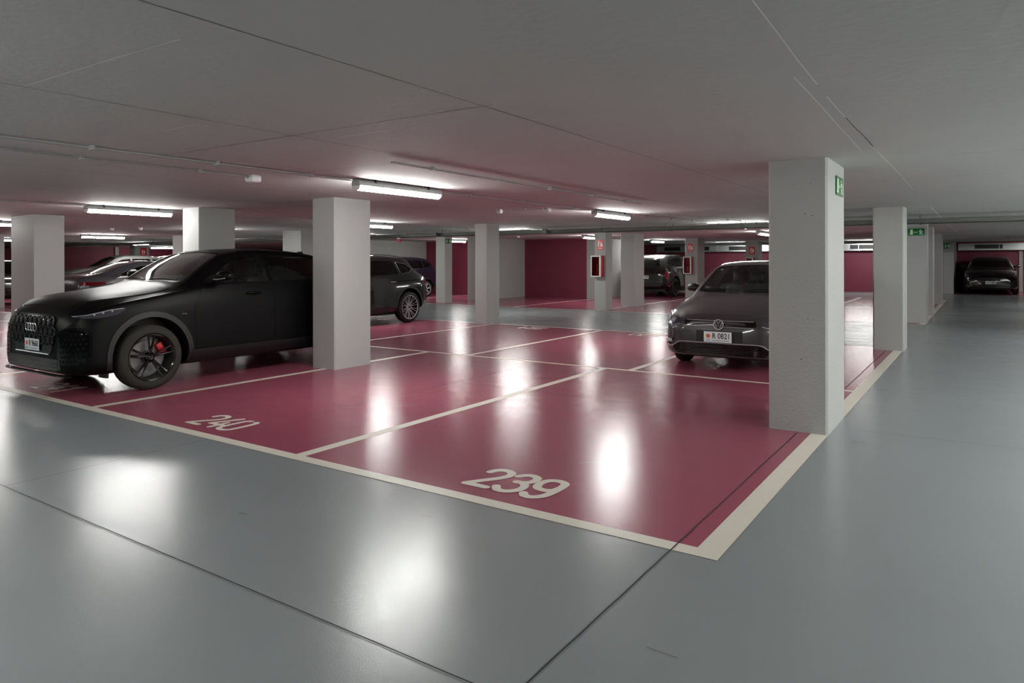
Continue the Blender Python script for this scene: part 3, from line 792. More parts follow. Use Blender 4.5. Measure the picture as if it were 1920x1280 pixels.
def wheel(body, key, x, y, r, rim_r, wd, style, rim_m, tyre_m=RUB, caliper=None, front=False):
    """wheel part (tyre) > rim, brake_disc, brake_caliper. outer face towards +x; mirrored for the left side"""
    sg = 1 if x > 0 else -1
    if key not in WHEELS:
        bm = bmesh.new(); h = wd/2
        prof = [(h-.02, rim_r), (h, rim_r+.012), (h+.004, rim_r+(r-rim_r)*.45), (h-.008, r-.03), (h-.022, r-.008), (h-.045, r), (h-.05, r-.006), (h-.056, r), (.02, r), (.014, r-.008), (.008, r), (-.008, r), (-.014, r-.008), (-.02, r),
                (-h+.056, r), (-h+.05, r-.006), (-h+.045, r), (-h+.02, r-.01), (-h, rim_r+(r-rim_r)*.5), (-h, rim_r), (-h+.03, rim_r-.01), (h-.03, rim_r-.01)]
        lathe_x(bm, prof, 56, True); t = mesh_obj('tmp', bm, tyre_m, None, True, 50)
        bm = bmesh.new()
        lathe_x(bm, [(h-.012, rim_r+.006), (h-.004, rim_r), (h-.01, rim_r-.014), (h-.05, rim_r-.022), (-h+.03, rim_r-.03), (-h+.02, rim_r+.002)], 56)
        for f_ in bm.faces:
            if all(v_.co.x < h-.008 for v_ in f_.verts): f_.material_index = 1
        lathe_x(bm, [(h-.045, .0), (h-.03, .02), (h-.03, .032), (h-.045, .05), (h-.07, .065)], 20)
        n, kind = style; R0, R1 = .045, rim_r-.008
        def spoke(a0, a1, w0, w1, dx=0):
            p = Vector((math.cos(a0), math.sin(a0)))*R0; q = Vector((math.cos(a1), math.sin(a1)))*R1; d = (q-p).normalized(); nn = Vector((-d.y, d.x))
            rings = []
            for t_, ww, xx in ((0, w0, h-.045), (.35, (w0*.6+w1*.4), h-.038), (.75, w1, h-.024), (1, w1*1.1, h-.012)):
                c = p.lerp(q, t_); pts = [c-nn*ww/2, c-nn*ww*.28, c+nn*ww*.28, c+nn*ww/2]
                f = [bm.verts.new((xx-.008, pts[0].x, pts[0].y)), bm.verts.new((xx+dx, pts[1].x, pts[1].y)), bm.verts.new((xx+dx, pts[2].x, pts[2].y)), bm.verts.new((xx-.008, pts[3].x, pts[3].y)), bm.verts.new((xx-.035, c.x, c.y))]
                rings.append(f)
            for a, b in zip(rings, rings[1:]):
                for k in range(5): bm.faces.new((a[k], a[(k+1) % 5], b[(k+1) % 5], b[k]))
        for k in range(n):
            a = 2*PI*k/n+PI/2
            if kind == 'single': spoke(a, a, .06, .045)
            elif kind == 'double': spoke(a-.06, a-.15, .035, .026); spoke(a+.06, a+.15, .035, .026)
            elif kind == 'y': spoke(a-.02, a-.13, .020, .009); spoke(a+.02, a+.13, .020, .009)
        lathe_x(bm, [(-.02, .03), (-.02, .05)], 12)
        rm = mesh_obj('tmp', bm, [rim_m, BLKM], None, True, 30)
        bm = bmesh.new(); lathe_x(bm, [(-.01, .07), (-.01, rim_r*.72), (-.035, rim_r*.72), (-.035, .07)], 40, True); lathe_x(bm, [(.0, 0), (0, .06), (-.06, .07)], 20)
        lathe_x(bm, [(-.06, 0), (-.06, rim_r-.03)], 30)
        dk = mesh_obj('tmp', bm, DISC if key[:3] == 'suv' else BLK, None, True, 30)
        bm = bmesh.new(); box(bm, -.06, .035, -.075, .075, rim_r*.5, rim_r*.80, .012)
        bm.transform(Matrix.Rotation(math.radians(-62 if front else 62), 4, 'X'))
        cl = mesh_obj('tmp', bm, caliper or DKMET, None, True, 30)
        bm = bmesh.new(); lathe_x(bm, [(h-.03, .0), (h-.024, .022), (h-.032, .028)], 16)
        hb = mesh_obj('tmp', bm, GBLK, None, True, 30)
        WHEELS[key] = [o.data for o in (t, rm, dk, cl, hb)]
        for o in (t, rm, dk, cl, hb): bpy.data.objects.remove(o)
    M = WHEELS[key]; names = ['wheel', 'rim', 'brake_disc', 'brake_caliper', 'hub_cap']; wo = None
    for nm, me in zip(names, M):
        o = bpy.data.objects.new(nm, me); COL.objects.link(o)
        if wo is None:
            wo = o; o.parent = body.root; o.location = (x, y-body.L/2, r); o.rotation_euler.z = 0 if sg > 0 else PI
        else: o.parent = wo
    return wo
def plate(body, txt, u, z, ax, wd=.36, hg=.13, tilt=0, lines=True, parent=None):
    p, n = body.point(u, z, ax, off=.012); s = -1 if ax == 'front' else 1
    bm = bmesh.new(); box(bm, -wd/2, wd/2, -.006, 0, -hg/2, hg/2, .003)
    o = mesh_obj('licence_plate', bm, PLATEW, None); COL.objects.unlink(o); body.add(o); o.location = (p.x, p.y-body.L/2+s*.012, p.z); 
    o.rotation_euler = (0, 0, 0 if s < 0 else PI)
    text_mesh('plate_lettering', txt, hg*.74, PLATEK, o, (wd*.13, -.0072, hg*.08), (PI/2, 0, 0), .0012, .82)
    v = []; f = []; q = disc_poly(-wd*.34, hg*.08, hg*.21, n=10)
    pydata('plate_crest', [(x, -.0072, zz) for x, zz in q], [tuple(range(10))], PLATEO, o)
    if lines:
        text_mesh('plate_small_print', 'AND', hg*.2, PLATEB, o, (-wd*.34, -.0072, -hg*.33), (PI/2, 0, 0))
        pydata('plate_strip', [(-wd*.18, -.0072, -hg*.36), (wd*.42, -.0072, -hg*.36), (wd*.42, -.0072, -hg*.31), (-wd*.18, -.0072, -hg*.31)], [(0, 1, 2, 3)], PLATEB, o)
    return o
def mirror_pod(body, y, z, hw, m, cap=None):
    for sg in (-1, 1):
        bm = bmesh.new()
        rings = []
        for t, a, b in ((0, .03, .03), (.04, .062, .05), (.10, .085, .065), (.17, .08, .062), (.21, .055, .045), (.225, .01, .01)):
            rings.append([bm.verts.new((t, a*math.cos(2*PI*k/14)*.9+t*.15, b*math.sin(2*PI*k/14)*(1.15 if math.sin(2*PI*k/14) > 0 else .8))) for k in range(14)])
        for a, b in zip(rings, rings[1:]):
            for k in range(14): bm.faces.new((a[k], a[(k+1) % 14], b[(k+1) % 14], b[k]))
        bm.faces.new(rings[0]); bm.faces.new(rings[-1])
        if sg < 0: bmesh.ops.scale(bm, vec=(-1, 1, 1), verts=bm.verts[:])
        bmesh.ops.recalc_face_normals(bm, faces=bm.faces[:])
        o = mesh_obj('door_mirror', bm, m, None, True, 60); COL.objects.unlink(o); body.add(o); o.location = (sg*(hw+.03), y-body.L/2, z+.07)
        bm = bmesh.new(); tube(bm, [(sg*-.09, .02, -.05), (sg*.04, .01, -.03)], [.02, .016], 8); mesh_obj('mirror_foot', bm, BLK, o, True)
        bm = bmesh.new(); prism(bm, disc_poly(0, 0, .07, .045, 16), 'y', .075, .079); g = mesh_obj('mirror_glass', bm, CHROME, o); g.location = (sg*.12, .0, 0)
        if cap:
            bm = bmesh.new(); tube(bm, [(sg*.02, -.072, -.035), (sg*.12, -.085, -.035), (sg*.21, -.04, -.02)], .006, 6); mesh_obj('indicator_strip', bm, cap, o, True)
def seat(body, x, y, z, s=1):
    bm = bmesh.new()
    box(bm, -.24*s, .24*s, -.25, .27, 0, .16, .04)
    fs = box(bm, -.23*s, .23*s, -.06, .07, .1, .72, .04)
    bmesh.ops.rotate(bm, verts=list({v for v in bm.verts if v.co.z > .17}), cent=(0, 0, .1), matrix=Matrix.Rotation(-.3, 3, 'X'))
    for v in bm.verts:
        if v.co.z > .17: v.co.y += .22
    o = mesh_obj('seat', bm, SEAT, None, True, 50); COL.objects.unlink(o); body.add(o); o.location = (x, y-body.L/2, z)
    bm = bmesh.new(); box(bm, -.13, .13, .36, .46, .74, .93, .035); box(bm, -.05, -.04, .38, .39, .68, .78); box(bm, .04, .05, .38, .39, .68, .78)
    mesh_obj('headrest', bm, SEAT, o, True, 50)
def interior(body, yc, ysb, zb, hw, lefthand=1, ybench=None, mz=0):
    for sg in (-1, 1): seat(body, sg*hw*.45, ysb, zb)
    if ybench:
        for sg in (-1, 1): seat(body, sg*hw*.42, ybench, zb)
    bm = bmesh.new(); box(bm, -hw*.85, hw*.85, yc+.1, yc+.5, .55, zb+.50, .05); o = mesh_obj('dashboard', bm, CABIN, None, True, 50); COL.objects.unlink(o); body.add(o)
    bm = bmesh.new(); tube(bm, [(.18*math.cos(2*PI*k/24), 0, .18*math.sin(2*PI*k/24)) for k in range(25)], .014, 6, False); box(bm, -.17, .17, -.01, .01, -.02, .02, 0); box(bm, -.05, .05, -.015, .015, -.05, .05, .01)
    o = mesh_obj('steering_wheel', bm, BLK, None, True); COL.objects.unlink(o); body.add(o); o.location = (-lefthand*-hw*.45, yc+.62-body.L/2, zb+.50); o.rotation_euler.x = -.4
    if mz:
        bm = bmesh.new(); box(bm, -.11, .11, -.015, .015, -.03, .03, .012); tube(bm, [(0, 0, .02), (0, -.02, .09)], .012); o = mesh_obj('rear_view_mirror', bm, BLK, None, True); COL.objects.unlink(o); body.add(o); o.location = (0, yc+.85-body.L/2, mz)
def squeeze(body, yf, kf, yr, kr):
    """shortens the overhangs in front of the front axle and behind the rear axle"""
    w = lambda y: yf-(yf-y)*kf if y < yf-.42 else (yf-.42*1 if False else (y if yf <= y <= yr else (yf-(yf-y)*kf if y < yf else (y if y < yr+.42 else y)))) 
    def w(y):
        if y < yf-.43: return yf-.43-(yf-.43-y)*kf
        if y > yr+.43: return yr+.43+(y-yr-.43)*kr
        return y
    for o in body.root.children:
        if o.name.startswith('wheel'): continue
        h = body.L/2
        if abs(o.location.y+h) < 1e-6 and abs(o.location.x) < 1e-6 and o.rotation_euler.z == 0:
            for v in o.data.vertices: v.co.y = w(v.co.y)
            for c in o.children:
                if c.location.length < 1e-6:
                    for v in c.data.vertices: v.co.y = w(v.co.y)
        else: o.location.y = w(o.location.y+h)-h
def underside(body, ya, yb, hw, z):
    bm = bmesh.new(); box(bm, -hw*.75, hw*.75, ya, yb, z-.06, z+.05, .02); o = mesh_obj('underbody', bm, BLK, None); COL.objects.unlink(o); body.add(o)
def scale_y(fields, k): return {a: [(p[0]*k, p[1]) for p in v] for a, v in fields.items()}
def arch_ring(body, y, z, r0, r1, m, zmin, name='arch_trim', off=.010):
    a0 = math.asin(max(-1, (zmin-z)/r1)); n = 20; out = []
    A = [a0+(PI-2*a0)*i/n for i in range(n+1)]
    poly = [(y+r1*math.cos(a), z+r1*math.sin(a)) for a in A]+[(y+r0*math.cos(a), max(zmin, z+r0*math.sin(a))) for a in A[::-1]]
    body.patch(name, poly, 'side', m, off=off, th=.03, res=.05, mirror=True)

# ---- 1. large matte black coupe SUV (nearest car)
SATIN = mat('satin_black_paint', (.025, .023, .025), .42, coat=.0, spec=.13)
def car_black_suv():
    L = 4.69; root = empty('car', (-8.68, 3.38+L/2, 0), 0, 'large satin black coupe SUV nearest the camera, nose toward the left', 'car')
    T = dict(
     zb=[(0,.27),(.05,.24),(.4,.22),(.9,.24),(3.9,.26),(4.4,.32),(L,.42)],
     hw=[(0,.66),(.03,.74),(.08,.81),(.17,.875),(.3,.915),(.5,.935),(.87,.95),(2.3,.94),(3.7,.955),(4.2,.93),(4.5,.87),(4.62,.80),(L,.70)],
     zs=[(0,.66),(.03,.74),(.08,.80),(.17,.86),(.35,.925),(.6,.98),(.9,1.03),(1.3,1.09),(1.8,1.13),(3.0,1.15),(3.9,1.19),(4.3,1.18),(4.55,1.08),(L,.86)],
     ws=[(0,.60),(.03,.68),(.08,.75),(.17,.815),(.35,.86),(.6,.875),(.9,.88),(1.6,.875),(3.0,.87),(3.8,.86),(4.3,.80),(4.6,.70),(L,.62)],
     zt=[(0,.78),(.03,.86),(.07,.905),(.14,.96),(.25,1.02),(.45,1.065),(.75,1.105),(1.1,1.15),(1.27,1.185),(1.38,1.225),(1.58,1.345),(1.80,1.475),(1.99,1.56),(2.22,1.60),(2.65,1.615),(3.1,1.60),(3.6,1.53),(4.0,1.425),(4.3,1.315),(4.42,1.26),(4.5,1.22),(4.6,1.12),(L,.93)],
     wt=[(0,.5),(.08,.60),(.25,.66),(.6,.70),(1.1,.72),(1.27,.735),(1.5,.70),(2.0,.61),(2.7,.59),(3.4,.57),(4.1,.55),(4.42,.55),(L,.48)],
     cr=[(0,.04),(.25,.045),(.9,.06),(1.36,.05),(1.6,.035),(2.2,.045),(3.5,.05),(4.4,.03),(L,.03)])
    b = Body('suv', T, L, root)
    r = .362; yf, yr = .885, 3.70
    dlo_f = fillet([(1.56,1.185),(1.84,1.345),(2.14,1.485),(2.50,1.53),(2.50,1.175)], .04)
    dlo_r = fillet([(2.56,1.175),(2.56,1.53),(2.95,1.53),(3.35,1.49),(3.70,1.40),(3.90,1.30),(3.84,1.245),(3.5,1.20)], .04)
    ws_ = fillet([(-.66,1.205),(.66,1.205),(.545,1.535),(0,1.57),(-.545,1.535)], .05)
    rw_ = fillet([(-.50,1.27),(.50,1.27),(.44,1.50),(-.44,1.50)], .05)
    b.shell('body_shell', SATIN, [(yf,r+.02,.435,.95,.30),(yr,r+.02,.435,.955,.30)], (1.33,4.25,.45),
        [(dlo_f,'x',-2,2),(dlo_r,'x',-2,2),(ws_,'y',1.0,2.45),(rw_,'y',3.2,5)])
    b.patch('windscreen', ws_, 'front', GLASS, off=-.006, th=.003, res=.08)
    b.patch('rear_window', rw_, 'rear', GLASSD, off=-.006, th=.003, res=.08)
    b.patch('front_side_window', dlo_f, 'side', GLASSM, off=-.005, th=.003, mirror=True, res=.08)
    b.patch('rear_side_window', dlo_r, 'side', GLASSD, off=-.005, th=.003, mirror=True, res=.08)
    # panels
    b.patch('bonnet', fillet([(-.58,.14),(.58,.14),(.69,.5),(.72,1.0),(.72,1.23),(0,1.26),(-.72,1.23),(-.72,1.0),(-.69,.5)], .06), 'top', SATIN, off=.005, res=.09)
    b.patch('front_door', fillet([(1.42,.42),(1.40,.9),(1.55,1.145),(2.50,1.15),(2.51,.42)], .05), 'side', SATIN, off=.004, mirror=True, res=.09)
    b.patch('rear_door', fillet([(2.53,.42),(2.525,1.15),(3.62,1.175),(3.60,1.0),(3.33,.85),(3.22,.55),(3.2,.42)], .05), 'side', SATIN, off=.004, mirror=True, res=.09)
    b.patch('side_skirt', fillet([(1.36,.27),(1.36,.40),(3.2,.40),(3.2,.27)], .03), 'side', BLK, off=.012, th=.02, mirror=True)
    arch_ring(b, yf, r+.02, .435, .495, BLKT, .27); arch_ring(b, yr, r+.02, .435, .495, BLKT, .28)
    for yy in (2.22, 3.25):
        for sg in (-1, 1):
            p, n = b.point(yy, 1.03, 'side', sg, .02); bm = bmesh.new()
            tube(bm, [(0, -.11, 0), (sg*.02, -.07, .004), (sg*.022, .06, .004), (0, .11, 0)], [.008, .016, .016, .008], 8)
            o = mesh_obj('door_handle', bm, SATIN, None, True, 60); COL.objects.unlink(o); b.add(o); o.location = (p.x, p.y-L/2, p.z)
    mirror_pod(b, 1.70, 1.185, .90, SATIN, LOGO)
    # front fascia
    gr = b.patch('grille_frame', fillet([(-.50,.80),(-.40,.865),(.40,.865),(.50,.80),(.53,.62),(.40,.44),(-.40,.44),(-.53,.62)], .04), 'front', GBLK, off=.008, th=.03, res=.05)
    bm = bmesh.new(); R = .062
    for row in range(3):
        for c in range(-5, 6):
            u = (c+(.5 if row % 2 else 0))*R*1.78; v = .785-row*R*1.52
            if abs(u) > .50-max(0, (.66-v)*.35) or v < .58: continue
            ring = []
            for k in range(6):
                a = PI/6+k*PI/3
                pts = []
                for rad, of in ((R, .010), (R, .024), (R*.82, .024), (R*.72, .009)):
                    p, n = b.point(u+rad*math.cos(a)*.98, v+rad*math.sin(a)*.92, 'front', off=of); pts.append(bm.verts.new(p))
                ring.append(pts)
            for k in range(6):
                A, B_ = ring[k], ring[(k+1) % 6]
                for q in range(3): bm.faces.new((A[q], B_[q], B_[q+1], A[q+1]))
    o = mesh_obj('honeycomb', bm, DKGL, None); COL.objects.unlink(o); b.add(o, gr)
    # four ring emblem
    bm = bmesh.new()
    for k in range(4):
        u = (k-1.5)*.060
        pts = []
        for q in range(21):
            a = 2*PI*q/20; p, n = b.point(u+.042*math.cos(a), .725+.042*math.sin(a), 'front', off=.03); pts.append(p)
        tube(bm, pts, .0052, 6, False)
    o = mesh_obj('ring_emblem', bm, LOGO, None, True); COL.objects.unlink(o); b.add(o)
    plate(b, 'R 9660', .02, .535, 'front', .34, .125)
    b.patch('lower_intake', fillet([(-.60,.40),(.60,.40),(.66,.30),(.55,.275),(-.55,.275),(-.66,.30)], .03), 'front', GBLK, off=.006, th=.02)
    bm = bmesh.new()
    for k in range(3):
        pts = [b.point(-.58+1.16*i/12, .30+k*.03, 'front', off=.008)[0] for i in range(13)]; tube(bm, pts, .004, 5)
    o = mesh_obj('intake_slats', bm, DKGL, None); COL.objects.unlink(o); b.add(o)
    pts = [b.point(-.78+1.56*i/24, .262, 'front', off=.02)[0] for i in range(25)]
    bm = bmesh.new()
    for a_, c_ in zip(pts, pts[1:]):
        d = Vector((0, -.03, -.010)); q = [a_, c_, c_+d, a_+d]; vv = [bm.verts.new(x) for x in q]+[bm.verts.new(x+Vector((0, 0, -.014))) for x in q]
        bm.faces.new(vv[:4]); bm.faces.new(vv[7:3:-1]); bm.faces.new((vv[3], vv[2], vv[6], vv[7])); bm.faces.new((vv[0], vv[1], vv[5], vv[4]))
    o = mesh_obj('front_splitter', bm, GBLK, None); COL.objects.unlink(o); b.add(o)
    pts = [b.point(-.40+.80*i/10, .447, 'front', off=.02)[0] for i in range(11)]
    bm = bmesh.new(); tube(bm, pts, .007, 6); o = mesh_obj('grille_lip', bm, LOGO, None, True); COL.objects.unlink(o); b.add(o)
    for sg in (-1, 1):
        b.patch('side_intake', fillet([(.50,.69),(.62,.725),(.80,.715),(.86,.66),(.86,.42),(.78,.35),(.52,.35),(.48,.42)], .07), 32, GBLK, off=.006, th=.02, side=sg)
        bm = bmesh.new(); 
        for i_ in range(7):
            for j_ in range(7):
                uu, vv_ = .53+i_*.05+(.025 if j_ % 2 else 0), .385+j_*.048
                if uu > .85: continue
                p, n = b.point(uu, vv_, 32, sg, .010); q = [b.point(uu+dx, vv_+dz, 32, sg, .009)[0] for dx, dz in ((.016, 0), (0, .014), (-.016, 0), (0, -.014))]
                v0 = bm.verts.new(p); qq = [bm.verts.new(x) for x in q]
                for k in range(4): bm.faces.new((v0, qq[k], qq[(k+1) % 4]))
        o = mesh_obj('intake_mesh', bm, GBLK, None); o['kind'] = 'stuff'; COL.objects.unlink(o); b.add(o)
        tr = [(.50,.70),(.62,.735),(.80,.725),(.875,.66),(.875,.42)]
        bm = bmesh.new(); tube(bm, [b.point(u, v, 32, sg, .012)[0] for u, v in catmull(tr, 4)], .006, 5); o = mesh_obj('intake_trim', bm, GBLK, None, True); COL.objects.unlink(o); b.add(o)
        b.patch('headlight', fillet([(.56,.848),(.72,.87),(.95,.925),(1.06,.935),(1.075,.915),(1.0,.86),(.86,.835),(.70,.835)], .012), 45, LENSD, off=.006, th=.012, side=sg, res=.04)
        bm = bmesh.new(); tube(bm, [b.point(u, v, 45, sg, .011)[0] for u, v in ((.57,.85),(.72,.866),(.86,.893),(.95,.914),(1.05,.925))], .005, 5); o = mesh_obj('daylight_strip', bm, LOGO, None, True); COL.objects.unlink(o); b.add(o)
        bm = bmesh.new()
        for u_ in (.80, .88, .96):
            p, n = b.point(u_, .872+(u_-.8)*.2, 45, sg, .009); q = [p+Vector((0, 0, .016)), p+Vector((sg*.012, .012, 0)), p-Vector((0, 0, .016)), p-Vector((sg*.012, .012, 0))]
            v0 = bm.verts.new(p+n*.008); qq = [bm.verts.new(x) for x in q]
            for k in range(4): bm.faces.new((v0, qq[k], qq[(k+1) % 4]))
        o = mesh_obj('headlight_projector', bm, LENS, None); COL.objects.unlink(o); b.add(o)
        b.patch('tail_light', fillet([(.62,.98),(.62,1.06),(.95,1.08),(.97,1.0)], .02), 140, TAIL, off=.008, th=.02, side=sg)
    # badge on the front wing
    o = text_mesh('wing_badge', 'S line', .028, CHROME, None, (0, 0, 0), (PI/2, 0, PI/2)); p, n = b.point(1.27, .83, 'side', 1, .006); COL.objects.unlink(o); b.add(o); o.location = (p.x, p.y-L/2, p.z)
    b.patch('rear_bumper', fillet([(-.8,.42),(.8,.42),(.82,.62),(-.82,.62)], .05), 'rear', BLK, off=.01, th=.03)
    plate(b, 'R 9660', 0, .76, 'rear', .34, .125)
    # antenna fin, wipers
    bm = bmesh.new(); prism(bm, [(3.55,1.53),(3.68,1.585),(3.73,1.585),(3.78,1.49)], 'x', -.018, .018); o = mesh_obj('roof_antenna', bm, GBLK, None, True, 30); COL.objects.unlink(o); b.add(o)
    for x0, x1 in ((-.55, -.02), (.05, .60)):
        pts = [b.point(x0+(x1-x0)*i/8, 1.20+.014*math.sin(PI*i/8), 'front', off=.014)[0] for i in range(9)]
        bm = bmesh.new(); tube(bm, pts, .008, 6); o = mesh_obj('wiper', bm, BLK, None); COL.objects.unlink(o); b.add(o)
    for sg in (-1, 1):
        pts = [b.point(sg*(.595-.02*abs(y-2.7)), y, 'top', off=.012)[0] for y in [2.2+.1*i for i in range(15)]]
        bm = bmesh.new(); tube(bm, pts, .009, 6); o = mesh_obj('roof_strip', bm, GBLK, None, True); COL.objects.unlink(o); b.add(o)
    interior(b, 1.45, 2.35, .52, .80, 1, 3.2, 1.47)
    underside(b, .35, 4.3, .9, .26)
    for sg in (-1, 1):
        bm = bmesh.new(); box(bm, *sorted((sg*.62, sg*.80)), .46, .48, .17, .27); o = mesh_obj('air_deflector', bm, BLK, None); COL.objects.unlink(o); b.add(o)
    for sg in (-1, 1):
        wheel(b, 'suv_f', sg*.83, yf, r, .262, .235, (5, 'double'), GBLK, RUBD, REDP, True)
        wheel(b, 'suv_r', sg*.835, yr, r, .262, .235, (5, 'double'), GBLK, RUBD, REDP)
    squeeze(b, yf, .84, yr, .42)
BLKT = mat('arch_plastic', (.065, .062, .062), .5)
DKGL = mat('dark_gloss_trim', (.05, .05, .055), .42)
LENSD = mat('dark_lens', (.22, .23, .25), .1, coat=1)
car_black_suv()

# ---- 2. small dark grey hatchback facing us, half behind the big pillar
GREYMET = mat('dark_grey_metallic', (.25, .24, .248), .30, metal=.35, coat=.8)
def car_hatch():
    L = 3.97; root = empty('car', (-2.83, 8.98+L/2, 0), 0, 'small dark grey hatchback facing the camera, partly behind the big front pillar', 'car')
    T = dict(
     zb=[(0,.22),(.05,.19),(.4,.18),(3.4,.2),(L,.33)],
     hw=[(0,.50),(.03,.60),(.08,.685),(.17,.76),(.32,.81),(.6,.835),(1.9,.84),(3.2,.84),(3.7,.80),(3.87,.74),(L,.66)],
     zs=[(0,.56),(.03,.60),(.08,.645),(.17,.70),(.35,.755),(.6,.80),(.95,.86),(1.4,.915),(2.5,.95),(3.3,.97),(3.7,.97),(L,.85)],
     ws=[(0,.44),(.03,.54),(.08,.62),(.17,.70),(.35,.755),(.6,.775),(1.5,.79),(2.6,.79),(3.4,.77),(3.8,.70),(L,.60)],
     zt=[(0,.64),(.03,.685),(.07,.715),(.14,.75),(.28,.80),(.5,.865),(.75,.92),(.97,.965),(1.07,1.01),(1.25,1.12),(1.5,1.265),(1.7,1.36),(1.88,1.405),(2.2,1.435),(2.7,1.435),(3.2,1.40),(3.5,1.34),(3.7,1.22),(3.88,1.05),(L,.9)],
     wt=[(0,.36),(.08,.50),(.2,.58),(.5,.62),(.95,.655),(1.1,.675),(1.5,.62),(1.75,.575),(2.2,.565),(3.2,.55),(3.6,.54),(L,.5)],
     cr=[(0,.03),(.3,.04),(.9,.045),(1.2,.035),(1.75,.04),(3.3,.045),(L,.03)])
    b = Body('hatch', T, L, root); r = .30; yf, yr = .80, 3.27
    dlo_f = fillet([(1.42,.985),(1.7,1.17),(1.98,1.31),(2.2,1.345),(2.2,.975)], .03)
    dlo_r = fillet([(2.27,.975),(2.27,1.35),(2.75,1.345),(3.15,1.30),(3.4,1.1),(3.2,1.0)], .04)
    ws_ = fillet([(-.645,.985),(.645,.985),(.53,1.345),(0,1.37),(-.53,1.345)], .05)
    rw_ = fillet([(-.5,1.02),(.5,1.02),(.42,1.33),(-.42,1.33)], .06)
    b.shell('body_shell', GREYMET, [(yf,r+.015,.365,.84,.27),(yr,r+.015,.365,.84,.27)], (1.05,3.6,.42),
        [(dlo_f,'x',-2,2),(dlo_r,'x',-2,2),(ws_,'y',.7,2.05),(rw_,'y',2.9,5)])
    b.patch('windscreen', ws_, 'front', GLASS, off=-.006, th=.003, res=.08)
    b.patch('rear_window', rw_, 'rear', GLASS, off=-.006, th=.003, res=.08)
    b.patch('front_side_window', dlo_f, 'side', GLASS, off=-.005, th=.003, mirror=True, res=.08)
    b.patch('rear_side_window', dlo_r, 'side', GLASS, off=-.005, th=.003, mirror=True, res=.08)
    b.patch('bonnet', fillet([(-.50,.10),(.50,.10),(.62,.4),(.645,.9),(0,.945),(-.645,.9),(-.62,.4)], .05), 'top', GREYMET, off=.005, res=.09)
    b.patch('front_door', fillet([(1.12,.30),(1.1,.75),(1.3,.945),(2.22,.96),(2.22,.30)], .05), 'side', GREYMET, off=.004, mirror=True, res=.09)
    b.patch('rear_door', fillet([(2.25,.30),(2.25,.96),(3.1,.975),(2.92,.7),(2.83,.45),(2.8,.30)], .05), 'side', GREYMET, off=.004, mirror=True, res=.09)
    b.patch('upper_grille', fillet([(-.45,.665),(.45,.665),(.47,.60),(.40,.575),(-.40,.575),(-.47,.60)], .015), 'front', GBLK, off=.006, th=.015, res=.05)
    for z in (.655, .583):
        bm = bmesh.new(); tube(bm, [b.point(-.43+.86*i/14, z, 'front', off=.012)[0] for i in range(15)], .0045, 6)
        o = mesh_obj('grille_strip', bm, LOGO, None, True); COL.objects.unlink(o); b.add(o)
    # round emblem with V over W
    p, n = b.point(0, .615, 'front', off=.015)
    bm = bmesh.new(); tube(bm, [(.062*math.cos(2*PI*k/28), 0, .062*math.sin(2*PI*k/28)) for k in range(29)], .007, 6, False)
    o = mesh_obj('round_emblem', bm, LOGO, None, True, 40); COL.objects.unlink(o); b.add(o); o.location = (p.x, p.y-.012-L/2, p.z)
    bm = bmesh.new(); prism(bm, disc_poly(0, 0, .060, n=28), 'y', .004, .010); mesh_obj('emblem_disc', bm, DKMET, o)
    v = []; f = []
    for s in ([(-.026,.052),(0,.006),(.026,.052)], [(-.048,.034),(-.022,-.046),(0,-.006),(.022,-.046),(.048,.034)]):
        rv, rf = ribbon([Vector(q) for q in s], .0095, 3); k0 = len(v); v += [(q.x, -.001, q.y) for q in rv]; f += [tuple(i+k0 for i in q) for q in rf]
    pydata('emblem_letters', v, f, LOGO, o)
    plate(b, 'R 0821', -.01, .452, 'front', .36, .135)
    b.patch('plate_recess', fillet([(-.30,.53),(.30,.53),(.30,.385),(-.30,.385)], .01), 'front', BLKT, off=.004, th=.01)
    b.patch('lower_grille', fillet([(-.50,.365),(.50,.365),(.64,.30),(.58,.225),(-.58,.225),(-.64,.30)], .03), 'front', GBLK, off=.005, th=.015)
    for k in range(5):
        bm = bmesh.new(); tube(bm, [b.point(-.52+1.04*i/14, .245+k*.025, 'front', off=.010)[0] for i in range(15)], .005, 5)
        o = mesh_obj('grille_slat', bm, BLKT, None, True); COL.objects.unlink(o); b.add(o)
    bm = bmesh.new(); tube(bm, [b.point(u, v, 'front', off=.012)[0] for u, v in catmull([(-.75,.315),(-.66,.30),(-.60,.325),(-.52,.37),(-.3,.372),(0,.372),(.3,.372),(.52,.37),(.60,.325),(.66,.30),(.75,.315)], 5)], .0055, 6)
    o = mesh_obj('chrome_lip', bm, LOGO, None, True); COL.objects.unlink(o); b.add(o)
    bm = bmesh.new(); tube(bm, [b.point(-.6+1.2*i/14, .215, 'front', off=.012)[0] for i in range(15)], .006, 6)
    o = mesh_obj('lower_lip', bm, GREYMET, None, True); COL.objects.unlink(o); b.add(o)
    for sg in (-1, 1):
        hp = fillet([(.46,.600),(.50,.66),(.58,.70),(.72,.755),(.80,.765),(.83,.73),(.80,.655),(.72,.585),(.58,.575)], .025)
        b.patch('headlight', hp, 30, LENSD, off=.006, th=.015, side=sg, res=.04)
        for u, v_, rr in ((.60,.64,.038),(.71,.665,.042),(.78,.70,.03)):
            pts = [b.point(u+rr*math.cos(2*PI*k/14), v_+rr*.85*math.sin(2*PI*k/14), 30, sg, .012)[0] for k in range(15)]
            c, n = b.point(u, v_, 30, sg, .014); bm = bmesh.new(); tube(bm, pts, .005, 5, False)
            vc = bm.verts.new(c); rg = [bm.verts.new(q.lerp(c, .35)) for q in pts[:-1]]
            for k in range(14): bm.faces.new((vc, rg[k], rg[(k+1) % 14]))
            o = mesh_obj('headlight_reflector', bm, LENS, None, True); COL.objects.unlink(o); b.add(o)
